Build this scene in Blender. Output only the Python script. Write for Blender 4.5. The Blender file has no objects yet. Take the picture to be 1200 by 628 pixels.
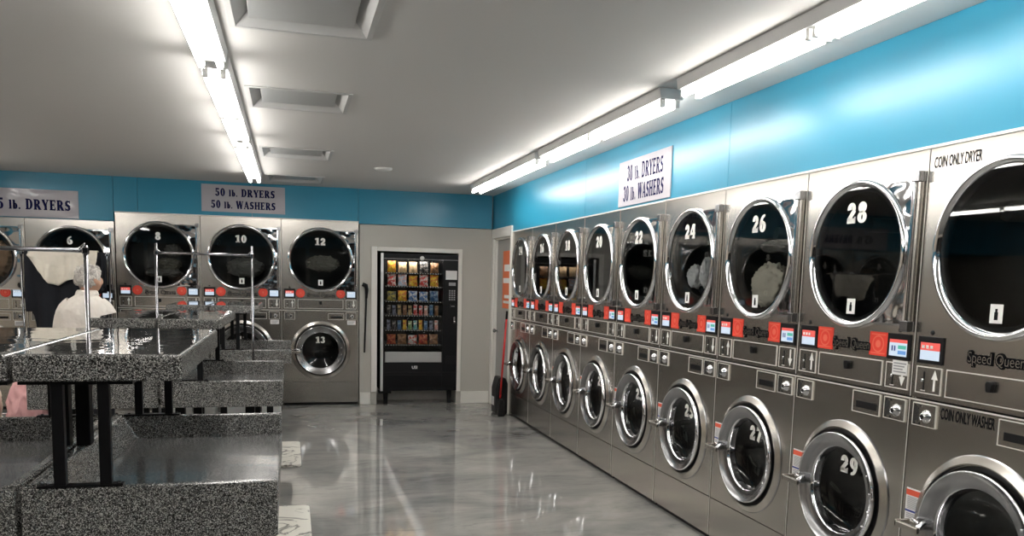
import bpy, math, random
from mathutils import Vector, Matrix
C = bpy.context.scene.collection
PI = math.pi
random.seed(7)

# ------------------------------------------------------------------ materials
def mat(name, col=(.8, .8, .8), rough=.5, metal=0.0, spec=.5, emit=None, estr=0.0, coat=0.0):
    m = bpy.data.materials.new(name); m.use_nodes = True
    b = m.node_tree.nodes['Principled BSDF']
    b.inputs['Base Color'].default_value = (*col, 1)
    b.inputs['Roughness'].default_value = rough
    b.inputs['Metallic'].default_value = metal
    b.inputs['Specular IOR Level'].default_value = spec
    b.inputs['Coat Weight'].default_value = coat
    b.inputs['Coat Roughness'].default_value = .05
    if emit:
        b.inputs['Emission Color'].default_value = (*emit, 1)
        b.inputs['Emission Strength'].default_value = estr
    return m

def nodes(m):
    nt = m.node_tree
    return nt, nt.nodes['Principled BSDF'], (lambda t, **k: setp(nt.nodes.new(t), k)), nt.links.new

def setp(n, k):
    for a, v in k.items():
        setattr(n, a, v)
    return n

def coords(nt, scale=(1, 1, 1), kind='Object'):
    tc = nt.nodes.new('ShaderNodeTexCoord'); mp = nt.nodes.new('ShaderNodeMapping')
    mp.inputs['Scale'].default_value = scale
    nt.links.new(tc.outputs[kind], mp.inputs['Vector'])
    return mp.outputs['Vector']

def ramp(nt, fac, stops):
    r = nt.nodes.new('ShaderNodeValToRGB'); e = r.color_ramp.elements
    while len(e) < len(stops): e.new(.5)
    for el, (p, c) in zip(e, stops):
        el.position = p; el.color = (*c, 1)
    nt.links.new(fac, r.inputs['Fac'])
    return r.outputs['Color']

def bump(m, scale=(1, 1, 1), nscale=8, strength=.1, dist=.01, detail=2):
    nt, b, N, L = nodes(m)
    n = N('ShaderNodeTexNoise'); n.inputs['Scale'].default_value = nscale; n.inputs['Detail'].default_value = detail
    L(coords(nt, scale), n.inputs['Vector'])
    bp = N('ShaderNodeBump'); bp.inputs['Strength'].default_value = strength; bp.inputs['Distance'].default_value = dist
    L(n.outputs['Fac'], bp.inputs['Height']); L(bp.outputs['Normal'], b.inputs['Normal'])
    return m

def steel(name, col, rough, aniso=.55, wave=.06):
    m = mat(name, col, rough, 1.0)
    nt, b, N, L = nodes(m)
    b.inputs['Anisotropic'].default_value = aniso
    t = N('ShaderNodeTangent', direction_type='RADIAL', axis='Z'); L(t.outputs[0], b.inputs['Tangent'])
    n = N('ShaderNodeTexNoise'); n.inputs['Scale'].default_value = 2.2; n.inputs['Detail'].default_value = 1
    L(coords(nt), n.inputs['Vector'])
    bp = N('ShaderNodeBump'); bp.inputs['Strength'].default_value = wave; bp.inputs['Distance'].default_value = .05
    L(n.outputs['Fac'], bp.inputs['Height']); L(bp.outputs['Normal'], b.inputs['Normal'])
    return m

M = {}
M['steel'] = steel('brushed_steel', (.635, .60, .555), .23)
M['steel_flat'] = steel('satin_steel', (.54, .51, .47), .26, .3, .02)
M['mirror'] = bump(mat('polished_steel', (.62, .62, .63), .07, 1.0), nscale=4, strength=.35, dist=.05)
M['chrome'] = mat('chrome', (.80, .80, .82), .07, 1.0)
M['chrome_dull'] = mat('dull_chrome', (.36, .36, .37), .22, 1.0)
M['rack'] = mat('rack_chrome', (.34, .34, .36), .14, 1.0)
M['edge'] = mat('bright_metal_edge', (.80, .77, .72), .38, .35)
M['black'] = mat('black_plastic', (.008, .008, .009), .4, spec=.25)
M['rubber'] = mat('black_rubber', (.01, .01, .01), .5)
M['blackmetal'] = mat('black_powder_coat', (.004, .004, .005), .4, spec=.25)
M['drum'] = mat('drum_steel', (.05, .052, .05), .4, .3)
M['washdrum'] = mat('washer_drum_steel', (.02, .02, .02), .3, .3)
M['white'] = mat('white_decal', (.86, .86, .84), .5)
M['white_ink'] = mat('white_number_ink', (.86, .85, .81), .6)
M['dark_ink'] = mat('dark_ink', (.006, .006, .008), .8, spec=.08)
M['navy'] = mat('navy_ink', (.010, .012, .07), .8, spec=.08)
M['grey_ink'] = mat('grey_print', (.32, .32, .33), .6)
M['red'] = mat('red_sticker', (.86, .055, .03), .45)
M['red_light'] = mat('red_sticker_print', (.92, .16, .10), .45)
M['label_red'] = mat('label_red', (.72, .10, .05), .5)
M['label_blue'] = mat('label_blue', (.02, .04, .25), .5)
M['paper'] = mat('label_paper', (.78, .77, .76), .55)
M['lcd_white'] = mat('screen_white', (.3, .3, .32), .2, emit=(.62, .78, .95), estr=.38)
M['lcd_red'] = mat('screen_red', (.3, .05, .05), .2, emit=(.95, .15, .12), estr=.38)
M['lcd_blue'] = mat('screen_blue', (.05, .1, .3), .2, emit=(.20, .42, .75), estr=.38)
M['lcd_green'] = mat('screen_green', (.05, .2, .15), .2, emit=(.12, .5, .4), estr=.38)
M['dark_pane'] = mat('added_dark_glass', (.01, .012, .015), .04, spec=.6)  # panes of the added windows out of view
M['grey_wall'] = bump(mat('grey_paint', (.47, .452, .41), .55), nscale=90, strength=.05, dist=.003)
M['blue_wall'] = bump(mat('blue_gloss_panel', (.025, .26, .405), .32, spec=.55), nscale=3, strength=.05, dist=.02)
M['ceiling'] = bump(mat('ceiling_paint', (.68, .668, .65), .75), nscale=60, strength=.04, dist=.003)
M['beige_wall'] = mat('beige_paint', (.60, .54, .46), .6)
M['trim'] = mat('white_trim_paint', (.76, .74, .69), .4)
M['door'] = mat('grey_door_paint', (.37, .365, .35), .45)
M['orange'] = mat('orange_poster', (.80, .17, .05), .5)
M['white_plastic'] = mat('white_plastic', (.78, .78, .76), .4)
M['fixture'] = mat('fixture_enamel', (.55, .55, .545), .4)
M['tube'] = mat('lit_tube', (1, 1, 1), .4, emit=(1.0, .965, .91), estr=13.0)
M['vent'] = mat('vent_grey', (.56, .56, .555), .4, .1)
M['flap'] = mat('grey_flap', (.36, .36, .355), .4)
M['vent_plate'] = mat('vent_plate', (.46, .47, .47), .4, .1)
M['vent_in'] = mat('vent_throat', (.5, .5, .5), .45)
M['skin'] = mat('skin', (.62, .36, .25), .5)
M['shirt'] = bump(mat('cream_cotton', (.86, .80, .73), .85), nscale=11, strength=.8, dist=.04)
M['trousers'] = mat('dark_trousers', (.03, .03, .04), .8)
M['cream_cloth'] = bump(mat('cream_cloth', (.78, .72, .62), .9), nscale=11, strength=.7, dist=.04)
M['black_cloth'] = bump(mat('black_cloth', (.008, .009, .014), .9), nscale=10, strength=.3, dist=.02)
M['towel'] = bump(mat('beige_towel', (.60, .56, .47), .95), nscale=40, strength=.4, dist=.01)
M['white_cloth'] = bump(mat('white_cloth', (.78, .78, .80), .9), nscale=20, strength=.4, dist=.01)
M['olive_cloth'] = bump(mat('olive_grey_cloth', (.16, .155, .13), .95), nscale=20, strength=.4, dist=.01)
M['grey_cloth'] = bump(mat('dark_grey_cloth', (.14, .14, .13), .95), nscale=20, strength=.4, dist=.01)
M['tan_cloth'] = bump(mat('tan_brown_cloth', (.38, .24, .14), .95), nscale=14, strength=.5, dist=.02)
M['pink_cloth'] = bump(mat('pink_cloth', (.80, .45, .45), .9), nscale=8, strength=.5, dist=.03)
M['red_handle'] = mat('red_handle', (.55, .02, .02), .35)
M['silver'] = mat('silver_strip', (.75, .75, .74), .3, .6)

def hair_mat():
    m = mat('grey_hair', (.5, .48, .45), .7)
    nt, b, N, L = nodes(m)
    n = N('ShaderNodeTexNoise'); n.inputs['Scale'].default_value = 30; n.inputs['Detail'].default_value = 4
    n.inputs['Distortion'].default_value = 1.5
    L(coords(nt), n.inputs['Vector'])
    L(ramp(nt, n.outputs['Fac'], [(.3, (.25, .23, .21)), (.62, (.72, .68, .63))]), b.inputs['Base Color'])
    bp = N('ShaderNodeBump'); bp.inputs['Strength'].default_value = .8; bp.inputs['Distance'].default_value = .02
    L(n.outputs['Fac'], bp.inputs['Height']); L(bp.outputs['Normal'], b.inputs['Normal'])
    return m
M['hair'] = hair_mat()

def granite(name, k, rough, coat):
    """k: contrast of the speckle (lowered in the colour of the tops to imitate sheen at a grazing view)"""
    m = mat(name, (.1, .1, .1), rough, spec=.9, coat=coat)
    nt, b, N, L = nodes(m)
    b.inputs['Coat Roughness'].default_value = .02
    v = N('ShaderNodeTexVoronoi'); v.inputs['Scale'].default_value = 390
    L(coords(nt), v.inputs['Vector'])
    sp = N('ShaderNodeSeparateColor'); L(v.outputs['Color'], sp.inputs[0])
    q = lambda c: tuple(.14 + (x - .14) * k for x in c)
    c = ramp(nt, sp.outputs[0], [(0, q((.014, .014, .015))), (.38, q((.024, .024, .025))), (.42, q((.09, .09, .09))),
                                 (.70, q((.15, .148, .14))), (.78, q((.34, .335, .32))), (1, q((.55, .54, .51)))])
    L(c, b.inputs['Base Color'])
    if k < 1:
        n = N('ShaderNodeTexNoise'); n.inputs['Scale'].default_value = 5; n.inputs['Detail'].default_value = 1
        L(coords(nt), n.inputs['Vector'])
        bp = N('ShaderNodeBump'); bp.inputs['Strength'].default_value = .12; bp.inputs['Distance'].default_value = .01
        L(n.outputs['Fac'], bp.inputs['Height']); L(bp.outputs['Normal'], b.inputs['Normal']); L(bp.outputs['Normal'], b.inputs['Coat Normal'])
    return m
M['granite'] = granite('speckled_granite_laminate', 1.0, .2, 0)
M['granite_tray'] = granite('granite_tray_sheen', .22, .16, .2)  # speckle flattened in the colour to imitate grazing sheen
M['granite_top'] = granite('polished_granite_top', .22, .05, 1.0)  # same flattened speckle for the sheen, under a glossy coat

def floor_mat():
    m = mat('marbled_epoxy_floor', (.2, .2, .2), .06, spec=.7)
    nt, b, N, L = nodes(m)
    v = coords(nt, (.6, .95, 1))
    n = N('ShaderNodeTexNoise'); n.inputs['Scale'].default_value = 1.5; n.inputs['Detail'].default_value = 7
    n.inputs['Distortion'].default_value = 1.2; n.inputs['Roughness'].default_value = .6
    L(v, n.inputs['Vector'])
    c1 = ramp(nt, n.outputs['Fac'], [(.25, (.15, .155, .154)), (.42, (.25, .249, .241)), (.60, (.345, .337, .317)), (.78, (.45, .437, .41))])
    v2 = coords(nt, (.55, 2.0, 1))
    n2 = N('ShaderNodeTexNoise'); n2.inputs['Scale'].default_value = 3.2; n2.inputs['Detail'].default_value = 8
    n2.inputs['Distortion'].default_value = 2.5; n2.inputs['Roughness'].default_value = .7
    L(v2, n2.inputs['Vector'])
    c2 = ramp(nt, n2.outputs['Fac'], [(.36, (.42, .44, .46)), (.47, (1, 1, 1)), (.60, (1, 1, 1)), (.72, (1.0, 1.0, .97))])
    mx = N('ShaderNodeMix', data_type='RGBA', blend_type='MULTIPLY'); mx.inputs[0].default_value = .38
    L(c1, mx.inputs[6]); L(c2, mx.inputs[7]); L(mx.outputs[2], b.inputs['Base Color'])
    n3 = N('ShaderNodeTexNoise'); n3.inputs['Scale'].default_value = 1.3; n3.inputs['Detail'].default_value = 3
    L(coords(nt), n3.inputs['Vector'])
    bp = N('ShaderNodeBump'); bp.inputs['Strength'].default_value = .07; bp.inputs['Distance'].default_value = .015
    L(n3.outputs['Fac'], bp.inputs['Height']); L(bp.outputs['Normal'], b.inputs['Normal'])
    return m
M['floor'] = floor_mat()

def marble():
    m = mat('white_marble_print', (.8, .78, .72), .35)
    nt, b, N, L = nodes(m)
    n = N('ShaderNodeTexNoise'); n.inputs['Scale'].default_value = 3.3; n.inputs['Detail'].default_value = 5; n.inputs['Distortion'].default_value = 1.5
    L(coords(nt), n.inputs['Vector'])
    c = ramp(nt, n.outputs['Fac'], [(.47, (.76, .74, .67)), (.495, (.16, .15, .13)), (.505, (.16, .15, .13)), (.53, (.76, .74, .67))])
    L(c, b.inputs['Base Color'])
    return m
M['marble'] = marble()

def glass(name, tint, ior=1.5, rough=.01):
    m = bpy.data.materials.new(name); m.use_nodes = True
    nt = m.node_tree; nt.nodes.clear()
    o = nt.nodes.new('ShaderNodeOutputMaterial'); mx = nt.nodes.new('ShaderNodeMixShader')
    t = nt.nodes.new('ShaderNodeBsdfTransparent'); t.inputs[0].default_value = (*tint, 1)
    g = nt.nodes.new('ShaderNodeBsdfGlossy'); g.inputs['Roughness'].default_value = rough; g.inputs[0].default_value = (1, 1, 1, 1)
    f = nt.nodes.new('ShaderNodeFresnel'); f.inputs[0].default_value = ior
    L = nt.links.new
    L(f.outputs[0], mx.inputs[0]); L(t.outputs[0], mx.inputs[1]); L(g.outputs[0], mx.inputs[2]); L(mx.outputs[0], o.inputs[0])
    return m
M['dryer_glass'] = glass('tinted_dryer_glass', (.86, .88, .88), 1.5)
M['washer_glass'] = glass('washer_glass', (.7, .7, .7), 1.45)
M['clear_glass'] = glass('clear_glass', (.93, .94, .94), 1.35)

def sign_mat():
    m = mat('laminated_sign_paper', (.48, .46, .50), .6, spec=.3, coat=.35)
    nt, b, N, L = nodes(m)
    b.inputs['Coat Roughness'].default_value = .08
    n = N('ShaderNodeTexNoise'); n.inputs['Scale'].default_value = 7; n.inputs['Detail'].default_value = 1.5; n.inputs['Distortion'].default_value = .8
    L(coords(nt), n.inputs['Vector'])
    bp = N('ShaderNodeBump'); bp.inputs['Strength'].default_value = .45; bp.inputs['Distance'].default_value = .02
    L(n.outputs['Fac'], bp.inputs['Height']); L(bp.outputs['Normal'], b.inputs['Coat Normal'])
    return m
M['sign'] = sign_mat()

def snack_mat(name, a, b2):
    m = mat(name, a, .3)
    nt, b, N, L = nodes(m)
    n = N('ShaderNodeTexNoise'); n.inputs['Scale'].default_value = 26; n.inputs['Detail'].default_value = 1; n.inputs['Distortion'].default_value = 1
    L(coords(nt), n.inputs['Vector'])
    L(ramp(nt, n.outputs['Fac'], [(.46, a), (.56, b2)]), b.inputs['Base Color'])
    return m

# ------------------------------------------------------------------ mesh builder
class MB:
    def __init__(s): s.v = []; s.f = []; s.m = []; s.s = []; s.mats = []
    def mi(s, m):
        if m not in s.mats: s.mats.append(m)
        return s.mats.index(m)
    def add(s, vs, fs, m, smooth=False):
        b = len(s.v); k = s.mi(m)
        s.v += [tuple(v) for v in vs]
        for f in fs:
            s.f.append(tuple(b + i for i in f)); s.m.append(k); s.s.append(smooth)
        return s
    def box(s, x0, x1, y0, y1, z0, z1, m):
        vs = [(x, y, z) for x in (x0, x1) for y in (y0, y1) for z in (z0, z1)]
        return s.add(vs, [(0, 1, 3, 2), (4, 6, 7, 5), (0, 4, 5, 1), (2, 3, 7, 6), (0, 2, 6, 4), (1, 5, 7, 3)], m)
    def prism(s, poly, y0, y1, m):            # polygon in x,z (counter-clockwise seen from -y), between y0 (front) and y1
        n = len(poly)
        vs = [(x, y0, z) for x, z in poly] + [(x, y1, z) for x, z in poly]
        fs = [tuple(range(n)), tuple(range(2 * n - 1, n - 1, -1))]
        fs += [(i, i + n, (i + 1) % n + n, (i + 1) % n) for i in range(n)]
        return s.add(vs, fs, m)
    def slab(s, poly, z0, z1, m):             # polygon in x,y, counter-clockwise from above
        n = len(poly)
        vs = [(x, y, z1) for x, y in poly] + [(x, y, z0) for x, y in poly]
        fs = [tuple(range(n)), tuple(range(2 * n - 1, n - 1, -1))]
        fs += [(i, i + n, (i + 1) % n + n, (i + 1) % n) for i in range(n)]
        return s.add(vs, fs, m)
    def lathe(s, c, prof, m, n=64, axis='y', smooth=True):   # prof: (r, h) ; h along axis
        vs = []; fs = []; k = len(prof)
        for i in range(n):
            a = 2 * PI * i / n
            for r, h in prof:
                if axis == 'y': vs.append((c[0] + r * math.cos(a), c[1] + h, c[2] + r * math.sin(a)))
                elif axis == 'x': vs.append((c[0] + h, c[1] + r * math.cos(a), c[2] + r * math.sin(a)))
                else: vs.append((c[0] + r * math.cos(a), c[1] + r * math.sin(a), c[2] + h))
        for i in range(n):
            j = (i + 1) % n
            for q in range(k - 1):
                fs.append((i * k + q, i * k + q + 1, j * k + q + 1, j * k + q))
        return s.add(vs, fs, m, smooth)
    def disc(s, c, r, m, n=48, axis='y'):
        if axis == 'y': vs = [(c[0] + r * math.cos(2 * PI * i / n), c[1], c[2] + r * math.sin(2 * PI * i / n)) for i in range(n)]
        elif axis == 'x': vs = [(c[0], c[1] + r * math.cos(2 * PI * i / n), c[2] + r * math.sin(2 * PI * i / n)) for i in range(n)]
        else: vs = [(c[0] + r * math.cos(2 * PI * i / n), c[1] + r * math.sin(2 * PI * i / n), c[2]) for i in range(n)]
        return s.add(vs, [tuple(range(n))], m)
    def tube(s, pts, r, m, n=12, caps=True):
        pts = [Vector(p) for p in pts]; k = len(pts)
        rr = r if isinstance(r, (list, tuple)) else [r] * k
        vs = []; fs = []; up = None
        for i, p in enumerate(pts):
            d = (pts[min(i + 1, k - 1)] - pts[max(i - 1, 0)]).normalized()
            if up is None:
                up = Vector((0, 0, 1)) if abs(d.z) < .9 else Vector((1, 0, 0))
            a = d.cross(up).normalized(); b = a.cross(d).normalized(); up = b
            for q in range(n):
                t = 2 * PI * q / n
                vs.append(p + (a * math.cos(t) + b * math.sin(t)) * rr[i])
        for i in range(k - 1):
            for q in range(n):
                q2 = (q + 1) % n
                fs.append((i * n + q, i * n + q2, (i + 1) * n + q2, (i + 1) * n + q))
        s.add(vs, fs, m, True)
        if caps:
            b = len(s.v) - len(vs); km = s.mi(m)
            s.f.append(tuple(b + q for q in range(n - 1, -1, -1))); s.m.append(km); s.s.append(False)
            s.f.append(tuple(b + (k - 1) * n + q for q in range(n))); s.m.append(km); s.s.append(False)
        return s
    def holed(s, x0, x1, z0, z1, cx, cz, r, y, m, th=.015, n=64):   # rectangular plate facing -y with a round hole
        ang = [2 * PI * i / n for i in range(n)]
        for px, pz in ((x0, z0), (x1, z0), (x1, z1), (x0, z1)):
            ang.append(math.atan2(pz - cz, px - cx) % (2 * PI))
        ang = sorted(set(round(a, 6) for a in ang)); k = len(ang)
        inn = []; out = []
        for a in ang:
            c, d = math.cos(a), math.sin(a)
            t = min(((x1 - cx) / c if c > 1e-9 else (x0 - cx) / c if c < -1e-9 else 1e9),
                    ((z1 - cz) / d if d > 1e-9 else (z0 - cz) / d if d < -1e-9 else 1e9))
            inn.append((cx + r * c, cz + r * d)); out.append((cx + t * c, cz + t * d))
        vs = [(p[0], y, p[1]) for p in inn] + [(p[0], y, p[1]) for p in out] + [(p[0], y + th, p[1]) for p in inn] + [(p[0], y + th, p[1]) for p in out]
        fs = []
        for i in range(k):
            j = (i + 1) % k
            fs.append((i, k + i, k + j, j))
            fs.append((i, j, 2 * k + j, 2 * k + i))
            fs.append((k + i, 3 * k + i, 3 * k + j, k + j))
        return s.add(vs, fs, m)
    def blob(s, c, r, m, nu=28, nv=18, fold=.12, seed=0, flat=None):  # folded heap of cloth
        rnd = random.Random(seed)
        ph = [(Vector((rnd.gauss(0, 1), rnd.gauss(0, 1), rnd.gauss(0, 1))).normalized() * rnd.uniform(4, 13), rnd.uniform(0, 6.3), Vector((rnd.gauss(0, 1), rnd.gauss(0, 1), rnd.gauss(0, 1))) * 3) for _ in range(6)]
        vs = []; fs = []
        for i in range(nv + 1):
            t = PI * i / nv
            for j in range(nu):
                a = 2 * PI * j / nu
                d = Vector((math.sin(t) * math.cos(a), math.sin(t) * math.sin(a), math.cos(t)))
                w = sum(1 - abs(math.sin(p0.dot(d) + 1.3 * math.sin(p2.dot(d)) + p1)) ** .7 for p0, p1, p2 in ph) / 6
                k = 1 + fold * (w - .4) * 3
                z = c[2] + d.z * r[2] * k
                if flat is not None: z = max(z, flat)
                vs.append((c[0] + d.x * r[0] * k, c[1] + d.y * r[1] * k, z))
        for i in range(nv):
            for j in range(nu):
                j2 = (j + 1) % nu
                fs.append((i * nu + j, (i + 1) * nu + j, (i + 1) * nu + j2, i * nu + j2))
        return s.add(vs, fs, m, True)
    def polys(s, pl, ox, oz, y, m, th=0.0):   # flat 2-D polygons (x,z) on a plane facing -y
        for p in pl:
            q = [(ox + a, oz + b) for a, b in p]
            s.add([(a, y, b) for a, b in q], [tuple(range(len(q)))], m)
        return s
    def text(s, t, size, x, z, y, m, bold=0.0, align='CENTER', sx=1.0, ext=0.0):
        vs, fs = text_geo(t, size, bold, align, ext)
        return s.add([(x + a * sx, y - c, z + b) for a, b, c in vs], fs, m)
    def build(s, name, parent=None, bevel=0, seg=2, loc=None):
        me = bpy.data.meshes.new(name); me.from_pydata(s.v, [], s.f)
        for m in s.mats: me.materials.append(m)
        me.polygons.foreach_set('material_index', s.m); me.polygons.foreach_set('use_smooth', s.s)
        me.update()
        o = bpy.data.objects.new(name, me); C.objects.link(o)
        if parent: o.parent = parent
        if loc: o.location = loc
        if bevel:
            b = o.modifiers.new('bevel', 'BEVEL'); b.width = bevel; b.segments = seg; b.limit_method = 'ANGLE'; b.angle_limit = 1.0
        return o

_tc = {}
def text_geo(t, size, bold, align, ext):
    key = (t, size, bold, align, ext)
    if key not in _tc:
        cu = bpy.data.curves.new('tmp_text', 'FONT'); cu.body = t; cu.size = size; cu.offset = bold; cu.extrude = ext
        cu.align_x = align; cu.align_y = 'CENTER'; cu.resolution_u = 3
        ob = bpy.data.objects.new('tmp_text', cu); C.objects.link(ob)
        dg = bpy.context.evaluated_depsgraph_get(); dg.update()
        me = bpy.data.meshes.new_from_object(ob.evaluated_get(dg))
        _tc[key] = ([tuple(v.co) for v in me.vertices], [tuple(p.vertices) for p in me.polygons])
        bpy.data.objects.remove(ob); bpy.data.curves.remove(cu); bpy.data.meshes.remove(me)
    return _tc[key]

# ---- a bold slab-serif alphabet drawn with strokes (cap height 1)
def _line(p, q, w):
    dx, dz = q[0] - p[0], q[1] - p[1]; l = math.hypot(dx, dz); nx, nz = -dz / l * w / 2, dx / l * w / 2
    return [(p[0] - nx, p[1] - nz), (q[0] - nx, q[1] - nz), (q[0] + nx, q[1] + nz), (p[0] + nx, p[1] + nz)]
def _rect(x0, z0, x1, z1): return [(x0, z0), (x1, z0), (x1, z1), (x0, z1)]
def _arc(cx, cz, rx, rz, a0, a1, w, t, n=14):     # rx, rz outer radii; w stroke on the sides, t at top and bottom
    out = []
    P = []
    for i in range(n + 1):
        a = math.radians(a0 + (a1 - a0) * i / n); c, d = math.cos(a), math.sin(a)
        P.append(((cx + rx * c, cz + rz * d), (cx + (rx - w) * c, cz + (rz - t) * d)))
    for i in range(n):
        q = [P[i][0], P[i + 1][0], P[i + 1][1], P[i][1]]
        out.append(q if a1 > a0 else q[::-1])
    return out
def glyph(ch, w=.24, t=.12):
    s = .07
    def stem(x, z0=0, z1=1, top=True, bot=True):
        r = [_rect(x, z0, x + w, z1)]
        if bot: r.append(_rect(x - s, z0, x + w + s, z0 + t * .7))
        if top: r.append(_rect(x - s, z1 - t * .7, x + w + s, z1))
        return r
    if ch == 'D': return stem(.07) + [_rect(.2, 0, .42, t), _rect(.2, 1 - t, .42, 1)] + _arc(.40, .5, .43, .5, -90, 90, w, t), .88
    if ch == 'R': return stem(.07) + [_rect(.2, 1 - t, .42, 1), _rect(.2, .44, .45, .44 + t)] + _arc(.42, .72, .34, .28, -90, 90, w, t) + [_line((.45, .47), (.74, .04), w), _rect(.62, 0, .92, t * .7)], .92
    if ch == 'Y': return [_line((.16, .97), (.42, .42), w), _line((.72, .97), (.47, .42), t), _rect(.32, 0, .32 + w, .48), _rect(.24, 0, .64, t * .7), _rect(-.0, 1 - t * .7, .36, 1), _rect(.56, 1 - t * .7, .88, 1)], .86
    if ch == 'E': return stem(.07) + [_rect(.2, 0, .72, t), _rect(.2, 1 - t, .72, 1), _rect(.2, .46, .56, .46 + t), _rect(.62, 0, .73, .28), _rect(.62, .74, .73, 1), _rect(.5, .36, .58, .68)], .80
    if ch == 'S': return _arc(.36, .735, .31, .265, 25, 200, w, t) + _arc(.36, .265, .33, .265, -160, 20, w, t) + [_line((.10, .66), (.64, .36), w * .95), _rect(.56, .72, .66, 1), _rect(.03, 0, .13, .28)], .74
    if ch == 'W': return [_line((.14, 1), (.38, 0), w), _line((.36, 0), (.60, .98), t), _line((.60, 1), (.84, 0), w), _line((.84, 0), (1.06, 1), t), _rect(0, 1 - t * .7, .34, 1), _rect(.48, 1 - t * .7, .8, 1), _rect(.94, 1 - t * .7, 1.2, 1)], 1.2
    if ch == 'A': return [_line((.12, 0), (.42, .98), t), _line((.42, 1), (.74, 0), w), _rect(.22, .28, .62, .28 + t * .8), _rect(0, 0, .26, t * .7), _rect(.56, 0, .92, t * .7)], .92
    if ch == 'H': return stem(.07) + stem(.60) + [_rect(.2, .45, .7, .45 + t)], .96
    if ch == 'l': return [_rect(.08, 0, .08 + w, 1.03), _rect(0, 0, .40, t * .7), _rect(0, 1.03 - t * .7, .2, 1.03)], .44
    if ch == 'b': return [_rect(.08, 0, .08 + w, 1.03), _rect(0, 1.03 - t * .7, .2, 1.03)] + _arc(.38, .34, .32, .35, -180, 180, w, t), .74
    if ch == '.': return [_rect(.05, 0, .27, .2)], .36
    if ch == ' ': return [], .42
    if ch == '0': return _arc(.36, .5, .35, .52, 0, 360, w, t, 24), .76
    if ch == '1': return [_rect(.22, 0, .22 + w, 1), _rect(.05, 0, .63, t), _line((.04, .78), (.34, .93), t * 1.2)], .70
    if ch == '2': return _arc(.34, .70, .32, .32, -10, 190, w, t) + [_line((.58, .66), (.12, .14), w * .9), _rect(.03, 0, .68, t * 1.5), _rect(.58, 0, .68, .32)], .74
    if ch == '3': return _arc(.32, .75, .31, .27, -90, 170, w, t) + _arc(.32, .28, .34, .30, -170, 90, w, t), .72
    if ch == '4': return [_rect(.40, 0, .40 + w, 1), _line((.42, .96), (.06, .34), t * 1.1), _rect(0, .26, .76, .26 + t), _rect(.28, 0, .74, t * .8)], .80
    if ch == '5': return _arc(.32, .32, .35, .34, -165, 120, w, t) + [_rect(.09, .5, .09 + t, .98), _rect(.09, 1 - t * 1.5, .62, 1)], .74
    if ch == '6': return _arc(.36, .32, .34, .33, -180, 180, w, t, 20) + _arc(.48, .40, .46, .62, 75, 180, w, t), .76
    if ch == '7': return [_rect(.03, 1 - t * 1.5, .70, 1), _line((.60, .92), (.28, 0), w), _rect(.03, .70, .12, 1)], .74
    if ch == '8': return _arc(.36, .745, .31, .275, 0, 360, w, t, 20) + _arc(.36, .275, .35, .295, 0, 360, w, t, 20), .76
    if ch == '9': return _arc(.36, .68, .34, .33, -180, 180, w, t, 20) + _arc(.24, .60, .46, .62, -105, 0, w, t), .76
    return [], .4
def serif(s, h, w=.24, t=.12, sx=1.0, gap=.05, small=.82):
    """polygons of a line of text centred on 0,0; letters after the first of a word of capitals are small capitals when small < 1"""
    out = []; x = 0; prev = ' '
    for ch in s:
        k = small if (ch.isalpha() and ch.isupper() and prev not in ' ') else (.82 if ch in 'lb.' else 1.0)
        g, wd = glyph(ch, w, t)
        for p in g: out.append([((x + a * k) * h * sx, (b * k - .5) * h) for a, b in p])
        x += wd * k + gap; prev = ch
    tot = x * h * sx
    return [[(a - tot / 2, b) for a, b in p] for p in out]

# ------------------------------------------------------------------ scene helpers
def tag(o, label, cat, group=None, kind=None):
    if label: o['label'] = label
    if cat: o['category'] = cat
    if group: o['group'] = group
    if kind: o['kind'] = kind
    return o
def thing(name, label, cat, loc=(0, 0, 0), rz=0, group=None):
    o = bpy.data.objects.new(name, None); C.objects.link(o); o.location = loc; o.rotation_euler = (0, 0, rz)
    o.empty_display_size = .1
    return tag(o, label, cat, group)
def copy_tree(o, parent=None):
    c = o.copy(); C.objects.link(c)
    if parent: c.parent = parent
    for ch in list(o.children): copy_tree(ch, c)
    return c
def struct(mb, name, parent=None, bevel=0):
    o = mb.build(name, parent, bevel)
    if not parent: o['kind'] = 'structure'
    return o

# ------------------------------------------------------------------ room dimensions
W30, H30, ZS30, ZB = .80, 2.0963, 1.1088, .2706
YW = .9535               # plane of the back wall and of the machine fronts along it
W50, H50, ZS50, ZB50 = .8913, 2.1975, 1.1473, .2814
X12 = -1.6557            # right edge of the last machine of the back row
ZC = 2.591
BX0 = X12 - 3 * W50      # left edge of dryer 8
# floor and ceiling
struct(MB().box(-8, 1.3, -12, 2.4, -.1, 0, M['floor']), 'floor')
VX, VA = -2.39, .278
VENTS = [-5.64, -3.90, -1.66, .27]
cb = MB()
cb.box(-8, VX - VA, -12, 2.4, ZC, ZC + .1, M['ceiling']); cb.box(VX + VA, 1.3, -12, 2.4, ZC, ZC + .1, M['ceiling'])
ys = [-12] + [e for v in VENTS for e in (v - VA, v + VA)] + [2.4]
for a, b in zip(ys[::2], ys[1::2]): cb.box(VX - VA, VX + VA, a, b, ZC, ZC + .1, M['ceiling'])
struct(cb, 'ceiling')
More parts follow.
